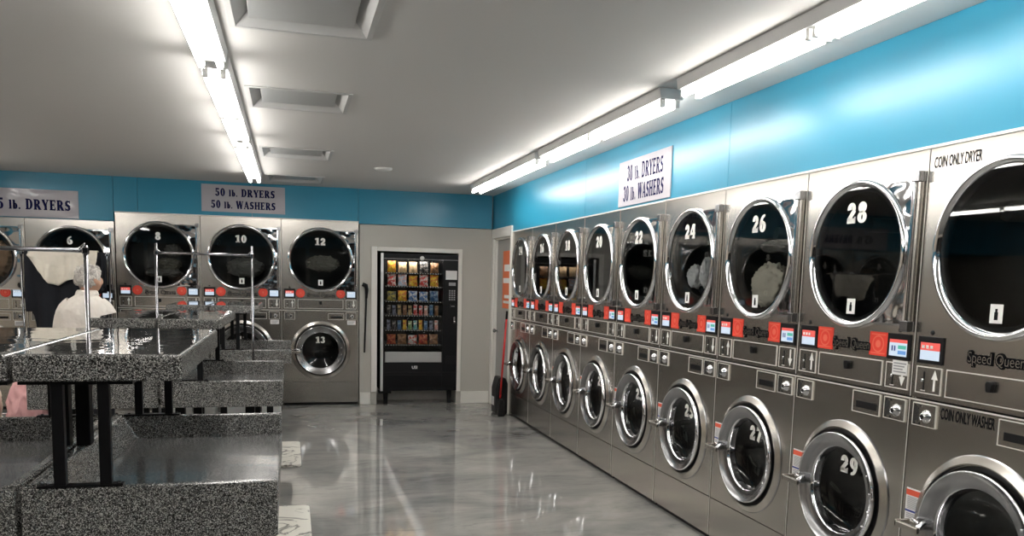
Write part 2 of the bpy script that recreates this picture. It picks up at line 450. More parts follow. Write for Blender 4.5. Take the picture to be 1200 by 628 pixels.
# back wall: blue panels above, grey below, opening round the vending machine
wb = MB()
zb8, zb6 = H50 + .006, H30 + .006
NX0, NX1, NZ = -1.435, -.440, 1.868
seams = [-7.9, -6.3, BX0 - .01]
for a, b in zip(seams, seams[1:]): wb.box(a + .003, b - .003, YW, YW + .06, zb6, ZC - .001, M['blue_wall'])
seams = [BX0 - .01, -4.09, -2.87, -1.66, -.02]
for a, b in zip(seams, seams[1:]): wb.box(a + .002, b - .002, YW, YW + .06, zb8 - .02 if a > -1.7 else zb8, ZC - .001, M['blue_wall'])
wb.box(-7.9, 0, YW + .061, YW + .08, zb8, ZC - .001, M['grey_wall'])
zg = 2.177
wb.box(X12 + .012, NX0, YW + .004, YW + .12, 0, zg, M['grey_wall'])
wb.box(NX1, 0, YW + .004, YW + .12, 0, zg, M['grey_wall'])
wb.box(NX0, NX1, YW + .004, YW + .12, NZ, zg, M['grey_wall'])
wb.box(NX0 - .02, NX0, YW + .12, YW + 1.0, 0, zg, M['grey_wall'])
wb.box(NX1, NX1 + .02, YW + .12, YW + 1.0, 0, zg, M['grey_wall'])
wb.box(NX0 - .02, NX1 + .02, YW + 1.0, YW + 1.05, 0, zg, M['grey_wall'])
wb.box(NX0, NX1, YW + .12, YW + 1.0, NZ, NZ + .02, M['grey_wall'])
struct(wb, 'wall_back')
# right wall: blue band flush with the dryer fronts, and the stretch with the door
wr = MB()
seams = [-11.9, -9.63, -7.22, -4.81, -2.39, 0.0]
for a, b in zip(seams, seams[1:]): wr.box(0, .06, a + .002, b - .002, zb6, ZC - .001, M['blue_wall'])
wr.box(.061, .08, -11.9, 0, zb6, ZC - .001, M['grey_wall'])
DY0, DY1, DZ = .048, .862, 2.06
wr.box(0, .06, .002, .915, 2.10, ZC - .001, M['blue_wall'])
wr.box(0, .06, .919, YW + .06, 2.10, ZC - .001, M['blue_wall'])
wr.box(.004, .12, .01, DY0, 0, 2.1, M['grey_wall'])
wr.box(.004, .12, DY1, YW + .12, 0, 2.1, M['grey_wall'])
wr.box(.004, .12, DY0, DY1, DZ, 2.1, M['grey_wall'])
struct(wr, 'wall_right')
struct(MB().box(-8, -7.9, -12, 2.4, 0, 2.1, M['beige_wall']).box(-8, -7.9, -12, 2.4, 2.1, ZC, M['blue_wall']), 'wall_left')
struct(MB().box(-7.9, 1.3, -12, -11.9, 0, 2.1, M['beige_wall']).box(-7.9, 1.3, -12, -11.9, 2.1, ZC, M['blue_wall']), 'wall_front')
struct(MB().box(-7.9, 1.3, 2.3, 2.4, 0, ZC, M['grey_wall']), 'wall_service')
for i, x in enumerate((-7.0, -5.0, -3.0, -1.0)):  # unseen windows added to darken what the steel fronts reflect
    wn = struct(MB().box(x - .90, x + .90, -11.899, -11.88, .35, 2.25, M['dark_pane']), 'window_%d' % (i + 1))
    outl = MB()
    for a, b, c, d in ((-.95, -.90, .30, 2.30), (.90, .95, .30, 2.30), (-.90, .90, .30, .35), (-.90, .90, 2.25, 2.30)): outl.box(x + a, x + b, -11.899, -11.86, c, d, M['blackmetal'])
    outl.build('window_frame', wn)
# trims
t = MB()
for a, b in ((X12 + .02, NX0 - .075), (NX1 + .055, -.025)): t.box(a, b, YW - .014, YW + .003, 0, .152, M['trim'])
t.box(NX0 + .003, NX1 - .003, YW + .36, YW + .37, 0, .152, M['trim'])
struct(t, 'baseboard_back', bevel=.004)
t = MB()
t.box(NX0 - .07, NX0, YW - .018, YW + .003, .152, NZ + .052, M['trim'])
t.box(NX1, NX1 + .05, YW - .018, YW + .003, .152, NZ + .052, M['trim'])
t.box(NX0, NX1, YW - .018, YW + .003, NZ, NZ + .052, M['trim'])
struct(t, 'trim_1', bevel=.004)
t = MB()
t.box(-.02, .003, DY1, YW - .004, 0, 2.175, M['trim']); t.box(-.02, .003, .006, DY0, 0, 2.175, M['trim'])
t.box(-.02, .003, DY0, DY1, DZ, 2.175, M['trim'])
t.box(.003, .10, DY1 - .02, DY1, 0, DZ, M['trim']); t.box(.003, .10, DY0, DY0 + .02, 0, DZ, M['trim']); t.box(.003, .10, DY0 + .02, DY1 - .02, DZ - .02, DZ, M['trim'])
t.box(-.012, .09, DY0, DY1, 0, .018, M['trim'])
struct(t, 'trim_2', bevel=.003)
t = MB().box(-.006, .0, -11.9, -.004, H30 + .001, H30 + .012, M['edge'])
struct(t, 'trim_3')
t = MB().box(BX0, X12, YW - .006, YW, H50 + .001, H50 + .012, M['edge'])
struct(t, 'trim_4')
d = struct(MB().box(.036, .07, DY0 + .022, DY1 - .022, .022, DZ - .022, M['door']), 'door_1', bevel=.003)
k = MB().lathe((.036, DY1 - .085, .93), [(0, -.058), (.018, -.055), (.026, -.042), (.022, -.03), (.011, -.022), (.011, -.004), (.027, -.003), (.027, 0)], M['chrome_dull'], 24, 'x')
k.build('door_handle', d)
# poster on the door: orange sheet with white print blocks
PY0, PY1 = DY0 + .08, .56
pb = MB(); pb.box(.0335, .0352, PY0, PY1, 1.22, 1.90, M['orange'])
po = pb.build('door_poster'); tag(po, 'orange notice poster with white print on the grey door', 'poster')
for (a, b, z0, z1) in ((.06, .24, 1.66, 1.74), (.06, .28, 1.52, 1.58), (.06, .22, 1.34, 1.38), (.06, .26, 1.28, 1.31)):
    MB().box(.0325, .0335, PY0 + a, PY0 + b + .12, z0, z1, M['white']).build('printed_text', po)

# ------------------------------------------------------------------ stacked washer-dryers
def text_lines(mb, x0, x1, z0, z1, n, y, m):
    for i in range(n):
        z = z1 - (z1 - z0) * (i + .5) / n; h = (z1 - z0) / n * .25
        mb.box(x0, x1 - (i % 3) * (x1 - x0) * .13, y - .0006, y, z - h, z + h, m)

def arrow(mb, x, z, h, up, y, m):
    s = 1 if up else -1
    w = h * .20
    pts = [(-w * .32, -h / 2 * s), (w * .32, -h / 2 * s), (w * .32, h * .05 * s), (w, h * .05 * s), (0, h / 2 * s), (-w, h * .05 * s), (-w * .32, h * .05 * s)]
    if s < 0: pts = pts[::-1]
    mb.prism([(x + a, z + b) for a, b in pts], y - .001, y, m)

def outline(mb, x0, x1, z0, z1, w, y, m, th=.004):
    mb.box(x0, x1, y - th, y, z1 - w, z1, m); mb.box(x0, x1, y - th, y, z0, z0 + w, m)
    mb.box(x0, x0 + w, y - th, y, z0 + w, z1 - w, m); mb.box(x1 - w, x1, y - th, y, z0 + w, z1 - w, m)

def make_stack(W, H, ZS, ZBASE, DR, DZc, WR, WZc, p):
    """front plane y=0 facing -y, x centred, z from the floor. DR/DZc dryer ring radius and centre, WR/WZc washer surround"""
    root = thing('washer_dryer_stack', None, 'washer and dryer')
    hw = W / 2 - .0025
    gi = DR * .87                       # dryer opening
    wi = WR * .87
    b = MB(); D = .86
    b.box(-hw, -hw + .01, .016, D, .02, H, M['steel']); b.box(hw - .01, hw, .016, D, .02, H, M['steel'])
    b.box(-hw + .01, hw - .01, .016, D, H - .012, H, M['steel']); b.box(-hw + .01, hw - .01, D - .01, D, .02, H - .012, M['black'])
    b.box(-hw + .01, hw - .01, .03, D - .01, .0, .03, M['black'])
    b.box(-hw + .01, hw - .01, .05, D - .01, ZS - .01, ZS + .0, M['black'])
    b.build('cabinet', root)
    f = MB().holed(-hw, hw, ZS + .004, H - .001, 0, DZc, gi, 0, M['steel']); f.box(hw - .0035, hw, -.0015, 0, ZS + .004, H - .001, M['edge']); f.build('dryer_front_panel', root)
    f = MB().holed(-hw, hw, ZBASE + .003, ZS - .003, 0, WZc, wi, 0, M['steel'])
    f.box(-hw, hw, -.003, 0, ZS - .009, ZS - .003, M['edge']); f.box(hw - .0035, hw, -.0015, 0, ZBASE + .003, ZS - .010, M['edge'])
    f.build('washer_front_panel', root)
    MB().box(-hw, hw, 0, .015, .035, ZBASE - .002, M['steel']).box(hw - .003, hw, -.0015, 0, .035, ZBASE - .002, M['edge']).build('base_panel', root, .003)
    # --- dryer drum
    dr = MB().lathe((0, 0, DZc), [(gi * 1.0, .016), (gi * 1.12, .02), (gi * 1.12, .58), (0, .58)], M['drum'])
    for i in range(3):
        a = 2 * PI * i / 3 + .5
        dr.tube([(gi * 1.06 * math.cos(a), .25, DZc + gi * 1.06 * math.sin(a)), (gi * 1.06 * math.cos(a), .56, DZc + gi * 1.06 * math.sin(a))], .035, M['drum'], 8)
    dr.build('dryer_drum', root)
    # --- dryer door
    door = MB()
    door.lathe((0, 0, DZc), [(DR * .99, 0), (DR, -.010), (DR * .99, -.022), (DR * .965, -.030), (DR * .940, -.030), (DR * .915, -.022), (DR * .895, -.010), (DR * .885, .012)], M['chrome'], 80)
    do = door.build('dryer_door', root)
    MB().lathe((0, 0, DZc), [(DR * .905, -.010), (DR * .85, -.006), (DR * .84, .012)], M['rubber'], 64).build('door_seal', do)
    MB().disc((0, -.013, DZc), DR * .905, M['dryer_glass'], 64).build('glass', do)
    pl = MB(); n = 24; hh = DR * .90; xr = W / 2 - .046; vs = []; fs = []
    for i in range(n + 1):
        z = -hh + 2 * hh * i / n
        xi = math.sqrt(max(0, (DR * .965) ** 2 - z * z))
        for y in (-.014, -.003):
            vs += [(xi, y, DZc + z), (xr, y, DZc + z)]
    for i in range(n):
        o = 4 * i
        fs += [(o, o + 1, o + 5, o + 4), (o + 3, o + 2, o + 6, o + 7), (o + 1, o + 3, o + 7, o + 5)]
    fs += [(0, 2, 3, 1), (4 * n, 4 * n + 1, 4 * n + 3, 4 * n + 2)]
    pl.add(vs, fs, M['mirror'])
    pl.box(DR * .5, xr, -.018, -.003, DZc + hh - .004, DZc + hh + .006, M['chrome'])
    pl.box(DR * .5, xr, -.018, -.003, DZc - hh - .006, DZc - hh + .004, M['chrome'])
    pl.build('hinge_plate', do)
    hp = MB()
    hp.box(xr - .004, xr + .012, -.034, -.003, DZc - hh - .015, DZc + hh + .01, M['chrome'])
    hp.box(xr + .014, xr + .030, -.024, -.003, DZc - hh - .015, DZc + hh + .01, M['steel_flat'])
    for s in (1, -1):
        zc = DZc + s * (hh + .004)
        hp.box(xr - .008, xr + .034, -.038, 0, zc - .022, zc + .022, M['chrome_dull'])
        hp.lathe((xr - .020, -.014, zc - s * .035), [(0, -.004), (.005, -.004), (.006, 0)], M['black'], 10)
    hp.build('hinge_post', do, .003)
    tg = MB(); tz = DZc - DR * .70
    tg.box(-.028, .028, -.0150, -.0135, tz - .034, tz + .034, M['white'])
    tg.box(-.008, .008, -.0157, -.0150, tz - .022, tz + .006, M['dark_ink']); tg.box(-.005, .005, -.0157, -.0150, tz + .006, tz + .018, M['dark_ink'])
    tg.build('door_tag', do)
    # --- control strip
    sz0, sz1 = p['sz']
    for s in (-1, 1):
        xa, xb = (p['sx'][0], p['sx'][1]) if s > 0 else (-p['sx'][1], -p['sx'][0])
        xa, xb = min(xa, xb), max(xa, xb)
        sc = MB().box(xa, xb, -.006, 0, sz0, sz1, M['black'])
        so = sc.build('control_screen', root, .002)
        w_ = xb - xa; dsp = MB(); a, c = xa + w_ * .12, xb - w_ * .12; z0, z1 = sz0 + (sz1 - sz0) * .14, sz1 - (sz1 - sz0) * .22
        y = -.0062
        if s < 0 or p.get('simple'):
            dsp.box(a, c, y - .001, y, z0 + (z1 - z0) * .55, z1, M['lcd_red' if s < 0 else 'lcd_white']); dsp.box(a, c, y - .001, y, z0 + (z1 - z0) * .0, z0 + (z1 - z0) * .55, M['lcd_white'])
            for i in range(3): dsp.box(a + .008 + i * .022, a + .022 + i * .022, y - .0014, y - .001, z0 + (z1 - z0) * .66, z0 + (z1 - z0) * .84, M['white'])
        else:
            dsp.box(a, c, y - .001, y, z0 + (z1 - z0) * .80, z1, M['lcd_red']); dsp.box(a, c, y - .001, y, z0, z0 + (z1 - z0) * .80, M['lcd_white'])
            dsp.box(a + w_ * .38, c - w_ * .03, y - .0014, y - .001, z0 + (z1 - z0) * .44, z0 + (z1 - z0) * .66, M['lcd_green'])
            dsp.box(a + w_ * .38, c - w_ * .03, y - .0014, y - .001, z0 + (z1 - z0) * .12, z0 + (z1 - z0) * .34, M['lcd_blue'])
            for i in range(2): dsp.box(a + w_ * .10 + i * w_ * .11, a + w_ * .16 + i * w_ * .11, y - .0014, y - .001, z0 + (z1 - z0) * .3, z0 + (z1 - z0) * .62, M['label_blue'])
        dsp.build('display', so)
        MB().lathe(((xa + xb) / 2, 0, sz1 + .016), [(0, -.003), (.009, -.003), (.010, 0)], M['black'], 16).build('sensor_eye', root)
        # red sticker
        xm = p['red'] * s; hwid = p['redw']; zm = (sz0 + sz1) / 2 + .003; hz = p['redh']
        st = MB()
        if p.get('round'): st.lathe((xm, 0, zm), [(0, -.004), (hwid * .94, -.004), (hwid, 0)], M['red'], 20, smooth=False)
        else: st.box(xm - hwid, xm + hwid, -.0025, 0, zm - hz, zm + hz, M['red'])
        yy = -.0045 if p.get('round') else -.003
        so = st.build('red_sticker', root)
        lg = MB()
        lg.lathe((xm, yy, zm), [(hwid * .55, -.0004), (hwid * .66, -.0004)], M['red_light'], 24); lg.disc((xm, yy - .0002, zm), hwid * .3, M['red_light'], 12)
        if not p.get('round'):
            lg.box(xm - hwid * .8, xm + hwid * .8, yy - .0003, yy, zm + hz * .74, zm + hz * .84, M['red_light']); lg.box(xm - hwid * .8, xm + hwid * .8, yy - .0003, yy, zm - hz * .84, zm - hz * .74, M['red_light'])
        lg.build('printed_coin', so)
        # coin panel
        cz0, cz1 = p['cz']
        cp = MB().box(xa + .002, xb - .002, -.003, 0, cz0, cz1, M['steel_flat']); outline(cp, xa, xb, cz0 - .002, cz1 + .002, .004, 0, M['edge'])
        co = cp.build('coin_panel', root)
        mm = MB().box(xa + w_ * .22, xa + w_ * .40, -.0036, -.003, cz0 + .008, cz0 + .012, M['edge']).box(xa + w_ * .30, xa + w_ * .345, -.0046, -.003, cz0 + .012, cz1 - .018, M['black'])
        mm.lathe((xa + w_ * .28, -.003, (cz0 + cz1) / 2 - .002), [(0, -.004), (.006, -.004), (.007, 0)], M['chrome'], 10)
        mm.build('coin_slot', co)
        am = MB(); arrow(am, xa + w_ * .74, (cz0 + cz1) / 2 + .002, (cz1 - cz0) * .80, s < 0, -.003, M['white_ink']); am.build('arrow', co)
    # raised maker's lettering
    lt = MB(); sx = p['logo']
    lt.text('Speed', .058, -.066 * sx, p['lz'], -.001, M['dark_ink'], .0050, sx=.80 * sx, ext=.004)
    lt.text('Queen', .058, .070 * sx, p['lz'], -.001, M['dark_ink'], .0050, sx=.80 * sx, ext=.004)
    lt.text('Speed', .058, -.066 * sx, p['lz'], -.0058, M['steel_flat'], -.0002, sx=.80 * sx)
    lt.text('Queen', .058, .070 * sx, p['lz'], -.0058, M['steel_flat'], -.0002, sx=.80 * sx)
    lt.build('brand_lettering', root)
    # lint drawer
    dz0, dz1 = p['cz']; dx = p['dx']
    dw = MB().box(-dx, dx, -.003, 0, dz0, dz1, M['steel']); outline(dw, -dx - .002, dx + .002, dz0 - .002, dz1 + .002, .004, 0, M['edge'])
    dwo = dw.build('lint_drawer', root)
    lk = MB(); lz = (dz0 + dz1) / 2 + .012
    lk.prism([(-.011, lz - .018), (.011, lz - .018), (.016, lz + .012), (.010, lz + .022), (-.010, lz + .022), (-.016, lz + .012)][::1], -.022, -.003, M['black'])
    lk.build('latch', dwo, .003)
    # soap drawer
    x0, x1, z0, z1 = p['soap']
    sd = MB().box(x0, x1, -.003, 0, z0, z1, M['steel']); outline(sd, x0 - .002, x1 + .002, z0 - .002, z1 + .002, .003, 0, M['edge'], .005)
    sdo = sd.build('soap_drawer', root)
    MB().box(x0 + .024, x1 - .018, -.0045, -.003, z0 + (z1 - z0) * .22, z0 + (z1 - z0) * .55, M['black']).build('soap_slot', sdo)
    # coin locks
    for s in (-1, 1):
        xa, xb = p['lock']; xc = s * (xa + xb) / 2; hwid = (xb - xa) / 2; zc = p['lockz']
        lo = MB().box(xc - hwid, xc + hwid, -.006, 0, zc - .044, zc + .044, M['steel_flat'])
        outline(lo, xc - hwid - .002, xc + hwid + .002, zc - .046, zc + .046, .003, 0, M['edge'], .007); lo = lo.build('coin_lock', root)
        lm = MB()
        lm.lathe((xc + .012, -.006, zc - .004), [(0, -.020), (.013, -.020), (.015, -.016), (.024, -.008), (.027, 0)], M['chrome'], 20)
        lm.disc((xc + .012, -.0265, zc - .004), .010, M['black'], 12)
        for a, c in ((-.8, -.8), (-.8, .8), (-.35, .8), (-.35, -.8)): lm.lathe((xc + a * hwid, -.006, zc + c * .044), [(0, -.003), (.004, -.003), (.005, 0)], M['black'], 8)
        lm.box(xc - hwid * .95, xc - hwid * .45, -.0068, -.006, zc - .03, zc + .03, M['chrome_dull'])
        lm.build('lock_cylinder', lo)
    # --- washer door
    sr = MB()
    sr.lathe((0, 0, WZc), [(WR, -.0005), (WR * .985, -.006)], M['chrome_dull'], 80); sr.lathe((0, 0, WZc), [(WR * .985, -.006), (WR * .90, -.020)], M['steel_flat'], 80, smooth=True); sr.lathe((0, 0, WZc), [(WR * .90, -.020), (WR * .885, -.020)], M['steel_flat'], 80)
    sr.lathe((0, 0, WZc), [(WR * .885, -.020), (WR * .88, .012), (WR * .80, .012)], M['black'], 80)
    sr.build('door_surround', root)
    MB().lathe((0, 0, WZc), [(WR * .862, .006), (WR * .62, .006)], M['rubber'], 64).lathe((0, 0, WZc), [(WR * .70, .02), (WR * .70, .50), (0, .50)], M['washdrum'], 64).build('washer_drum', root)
    wd = MB()
    wd.lathe((0, 0, WZc), [(WR * .825, .004), (WR * .823, -.036), (WR * .817, -.043), (WR * .808, -.044), (WR * .80, -.042)], M['chrome'], 80)
    wd.lathe((0, 0, WZc), [(WR * .80, -.042), (WR * .74, -.028), (WR * .66, -.020), (WR * .62, -.018)], M['chrome_dull'], 80)
    wd.lathe((0, 0, WZc), [(WR * .62, -.018), (WR * .608, -.014), (WR * .60, .0), (WR * .585, .03)], M['chrome'], 80)
    for a in (-.55, -.2, .15, .5):
        wd.lathe((WR * .70 * math.cos(a), -.0215, WZc + WR * .70 * math.sin(a)), [(0, -.006), (.005, -.005), (.007, 0)], M['chrome'], 10)
    wo = wd.build('washer_door', root)
    MB().lathe((0, 0, WZc), [(0, .06), (WR * .2, .058), (WR * .40, .052), (WR * .52, .04), (WR * .59, .026)], M['washer_glass'], 48).build('glass', wo)
    hd = MB()
    hd.box(-WR * 1.04, -WR * .66, -.088, -.070, WZc - .030, WZc - .004, M['steel_flat'])
    hd.box(-WR * 1.04, -WR * 1.00, -.088, -.02, WZc - .034, WZc + .0, M['steel_flat'])
    hd.tube([(-WR * .70, -.036, WZc + .012), (-WR * .70, -.074, WZc - .012)], .012, M['chrome'], 10)
    hd.tube([(-WR * .95, -.020, WZc + .004), (-WR * .82, -.060, WZc + .016), (-WR * .70, -.066, WZc + .010)], .006, M['chrome'], 8)
    hd.build('door_handle', wo, .004)
    # instruction label
    x0, x1, z0, z1 = p['label']
    lb = MB().box(x0, x1, -.0015, 0, z0, z1, M['paper'])
    if not p.get('plain_label'):
        lb.box(x0, x1, -.002, -.0015, z1 - (z1 - z0) * .22, z1 - .006, M['label_red']); lb.box(x0, x1, -.002, -.0015, z0 + (z1 - z0) * .27, z0 + (z1 - z0) * .33, M['label_blue'])
        text_lines(lb, x0 + .008, x1 - .006, z0 + (z1 - z0) * .36, z1 - (z1 - z0) * .25, 9, -.0015, M['grey_ink'])
        text_lines(lb, x0 + .008, x1 - .006, z0 + .01, z0 + (z1 - z0) * .24, 3, -.0015, M['grey_ink'])
    else:
        text_lines(lb, x0 + .01, x1 - .01, z0 + .008, z1 - .008, 3, -.0015, M['grey_ink'])
    lb.build('instruction_label', root)
    root['_'] = 0; del root['_']
    return root

P30 = dict(sx=(.243, .378), sz=(1.252, 1.360), red=.184, redw=.056, redh=.051, cz=(1.134, 1.238), lz=1.297, logo=1.0, dx=.218,
           soap=(.046, .222, .998, 1.090), lock=(.254, .376), lockz=1.046, label=(-.380, -.297, .603, .738))
P50 = dict(sx=(.294, .420), sz=(1.287, 1.394), red=.234, redw=.053, redh=.05, cz=(1.165, 1.270), lz=1.322, logo=1.25, dx=.262, round=True, simple=True,
           soap=(.09, .27, 1.035, 1.105), lock=(.30, .415), lockz=1.078, label=(.312, .412, .975, 1.025), plain_label=True)
P45 = dict(P50); P45.update(sz=(1.235, 1.342), cz=(1.114, 1.218), lz=1.27, lockz=1.035, soap=(.09, .27, .99, 1.06), label=(.312, .412, .93, .98))
S30 = make_stack(W30, H30, ZS30, ZB, .328, 1.693, .325, .620, P30)
S50 = make_stack(W50, H50, ZS50, ZB50, .382, 1.739, .352, .666, P50)
S45 = make_stack(W50 + .003, H30, 1.1, ZB, .372, 1.662, .350, .630, P45)

def number(stack, dry, wash, dr, dz, wr, wz, h):
    for ch in stack.children:
        nm = ch.name.split('.')[0]
        if nm == 'dryer_door' and dry:
            mb = MB(); pl = serif(dry, h, .30, .17, 1.0, .05, 1.0)
            mb.polys(pl, 0, dz + dr * .56, -.0142, M['white_ink']); mb.build('number', ch)
        if nm == 'washer_door' and wash:
            mb = MB(); pl = serif(wash, h * .9, .30, .17, 1.0, .05, 1.0)
            mb.polys(pl, .0, wz + wr * .345, .0405, M['white_ink']); mb.build('number', ch)

right = [('14', '15', 'stacked dryer and washer next to the door, farthest along the right wall'),
         ('16', '17', 'stacked dryer numbered sixteen, second machine along from the grey door'),
         ('18', '19', 'stacked dryer numbered eighteen, third machine along from the grey door'),
         ('20', '21', 'stacked dryer numbered twenty, fourth machine along from the grey door'),
         ('22', '23', 'stacked dryer numbered twenty-two, empty, under the laminated wall sign'),
         ('24', '25', 'stacked dryer numbered twenty-four with white and black clothes behind its glass'),
         ('26', '27', 'stacked dryer numbered twenty-six filled with beige towels'),
         ('28', '29', 'stacked dryer numbered twenty-eight beside the coin only machine, drum empty'),
         (None, None, 'nearest stacked machine marked coin only dryer and coin only washer, cut by the frame')]
GR = 'stacked machines along the right wall'
R = []
for i, (a, b, lab) in enumerate(right):
    s = S30 if i == 0 else copy_tree(S30)
    R.append(s)
for i, (a, b, lab) in enumerate(right):
    s = R[i]; s.location = (0, -(i + .5) * W30, 0); s.rotation_euler = (0, 0, -PI / 2); tag(s, lab, 'washer and dryer', GR)
    number(s, a, b, .328, 1.693, .325, .620, .090)
# the last one: printed coin only notices instead of red stickers
last = R[-1]
for ch in list(last.children):
    if ch.name.split('.')[0] == 'red_sticker':
        for g in list(ch.children): bpy.data.objects.remove(g)
        bpy.data.objects.remove(ch)
mb = MB().text('COIN ONLY DRYER', .060, -.376, 2.036, -.0008, M['dark_ink'], .0011, 'LEFT', sx=.44); mb.build('lettering', last)
mb = MB().text('COIN ONLY WASHER', .060, -.235, 1.064, -.0008, M['dark_ink'], .0011, 'LEFT', sx=.44); mb.build('lettering', last)
# a price slip under the screen of dryer twenty-eight
mb = MB().box(.285, .372, -.0062, -.0045, 1.19, 1.25, M['paper']); text_lines(mb, .292, .366, 1.197, 1.244, 4, -.0062, M['grey_ink']); mb.build('price_slip', R[7])

back = [('12', '13', S50, 0, 'stacked dryer numbered twelve at the end of the back row, beside the grey wall'),
        ('10', '11', S50, 1, 'stacked dryer numbered ten in the back row behind the folding tables'),
        ('8', '9', S50, 2, 'stacked dryer numbered eight in the back row, behind the left pole of the garment rack')]
GB = 'stacked machines along the back wall'
B = [S50, copy_tree(S50), copy_tree(S50)]
for s, (a, b, _, i, lab) in zip(B, back):
    s.location = (X12 - (i + .5) * W50, YW, 0); tag(s, lab, 'washer and dryer', GB); number(s, a, b, .382, 1.739, .352, .666, .085)
B2 = [S45, copy_tree(S45)]
for i, (s, a, b, lab) in enumerate(((B2[0], '6', '7', 'shorter stacked dryer numbered six, behind the draped clothes and the person'),
                                    (B2[1], '4', '5', 'shorter stacked dryer with tan clothes at the left end of the back row'))):
    s.location = (BX0 - .008 - (i + .5) * (W50 + .004), YW, 0); tag(s, lab, 'washer and dryer', GB); number(s, a, b, .372, 1.662, .350, .630, .085)

# laundry seen through the dryer glass
def heap(name, label, stack, parts, rz):
    mb = MB()
    for k, (c, r, m, fold) in enumerate(parts): mb.blob(c, r, M[m], 72, 44, fold, 11 + k)
    o = mb.build(name); o.location = stack.location; o.rotation_euler = (0, 0, rz); tag(o, label, 'laundry')
    return o
q = -PI / 2
heap('towel_pile', 'crumpled beige towels heaped inside dryer twenty-six', R[6], [((-.055, .112, 1.55), (.180, .062, .13), 'towel', .19)], q)
heap('towel', 'dark grey cloth lying above the beige towels in the dryer', R[6], [((-.05, .16, 1.765), (.17, .08, .04), 'grey_cloth', .14)], q)
heap('laundry_pile', 'white and black clothes tumbled inside dryer twenty-four', R[5], [((-.12, .10, 1.60), (.085, .045, .08), 'white_cloth', .2), ((.03, .10, 1.62), (.055, .045, .10), 'white_cloth', .18), ((-.03, .17, 1.52), (.15, .05, .05), 'black_cloth', .16)], q)
heap('laundry_pile', 'olive grey laundry pressed in the drum of dryer twelve', B[0], [((.03, .16, 1.70), (.20, .07, .10), 'olive_cloth', .2)], 0)
heap('laundry_pile', 'dark grey laundry behind the glass of dryer ten', B[1], [((.03, .28, 1.63), (.22, .14, .12), 'grey_cloth', .18)], 0)
heap('laundry_pile', 'grey clothes tumbling behind the glass of dryer eight', B[2], [((.06, .28, 1.64), (.15, .12, .08), 'olive_cloth', .22), ((.12, .28, 1.80), (.10, .10, .08), 'grey_cloth', .2), ((0, .28, 1.55), (.2, .12, .06), 'grey_cloth', .2)], 0)
heap('laundry_pile', 'tan and brown clothes filling the leftmost dryer', B2[1], [((.05, .22, 1.66), (.24, .13, .20), 'tan_cloth', .2)], 0)

# ------------------------------------------------------------------ wall signs
def sign(name, label, loc, rz, w, h, lines, lh, sx):
    mb = MB(); n = 20; vs = []; fs = []
    for j in range(2):
        for i in range(n + 1):
            u = i / n
            vs.append((-w / 2 + w * u, -.006 - .005 * math.sin(u * 23 + j * 2) * (.3 + .7 * abs(2 * u - 1)), (-h / 2, h / 2)[j]))
    for i in range(n): fs.append((i, i + 1, n + 2 + i, n + 1 + i))
    mb.box(-w / 2, w / 2, -.008, -.001, -h / 2, h / 2, M['sign'])
    o = mb.build(name); o.location = loc; o.rotation_euler = (0, 0, rz); tag(o, label, 'sign')
    for (t_, z, k, dx) in lines:
      tx = MB(); tx.polys(serif(t_, lh, .29 if rz == 0 else .25, .13, k * sx, .06, .97), dx, z, -.0088, M['navy'])
      tx.build('lettering', o)
    return o
sign('wall_sign', 'laminated sign reading 50 lb. DRYERS 50 lb. WASHERS above dryer ten', (-2.96, YW, 2.405), 0, .915, .305, [('50 lb. DRYERS', .068, .93, .02), ('50 lb. WASHERS', -.068, .89, .0)], .088, .86)
sign('wall_sign', 'glossy sign reading 45 lb. DRYERS above the leftmost dryers', (-5.24, YW, 2.258), 0, 1.10, .30, [('45 lb. DRYERS', -.012, 1.0, .083)], .115, .73)
sign('wall_sign', 'pale sign reading 30 lb. DRYERS 30 lb. WASHERS above dryer twenty-two', (0, -3.613, 2.288), -PI / 2, .905, .332, [('30 lb. DRYERS', .070, 1, .02), ('30 lb. WASHERS', -.075, 1, .0)], .112, .60)

# ------------------------------------------------------------------ vending machine
vx, vy = (-1.392 - .428) / 2, YW - .012
V = thing('vending_machine', 'black snack vending machine with lit glass front in a white framed recess', 'vending machine', (vx, vy, 0))
hw = (1.392 - .428) / 2 - .004; VZ0, VZ1 = .165, 1.846
gx0, gx1, gz0, gz1 = -.435, .285, .655, 1.79
c = MB()
c.box(-hw, -hw + .03, .02, .78, VZ0, VZ1, M['blackmetal']); c.box(hw - .03, hw, .02, .78, VZ0, VZ1, M['blackmetal'])
c.box(-hw, hw, .02, .78, VZ1 - .03, VZ1, M['blackmetal']); c.box(-hw, hw, .02, .78, VZ0, VZ0 + .03, M['blackmetal']); c.box(-hw, hw, .75, .78, VZ0, VZ1, M['blackmetal'])
c.box(gx0 - .02, gx0 - .008, .02, .75, gz0, gz1, M['blackmetal']); c.box(gx1 + .02, gx1 + .04, .02, .75, gz0, gz1, M['blackmetal'])
c.build('cabinet', V, .004)
f = MB()
f.box(-hw + .03, gx0, 0, .03, VZ0, VZ1, M['blackmetal']); f.box(gx1, hw, 0, .03, VZ0, VZ1, M['blackmetal'])
f.box(gx0, gx1, 0, .03, gz1, VZ1, M['blackmetal']); f.box(gx0, gx1, 0, .03, VZ0, .36, M['blackmetal'])
f.box(-hw + .03, hw, -.004, 0, .392, .40, M['black']); f.box(gx0, gx1, 0, .03, .36, .52, M['black'])
f.box(-hw + .03, hw, -.003, 0, VZ1 - .066, VZ1 - .060, M['grey_ink'])
fr = f.build('front_door', V, .003)
MB().box(-hw - .004, -hw + .028, -.014, .03, VZ0, VZ1, M['silver']).build('edge_strip', V, .003)
MB().box(gx0, gx1, .004, .008, gz0, gz1, M['clear_glass']).build('display_window', V)
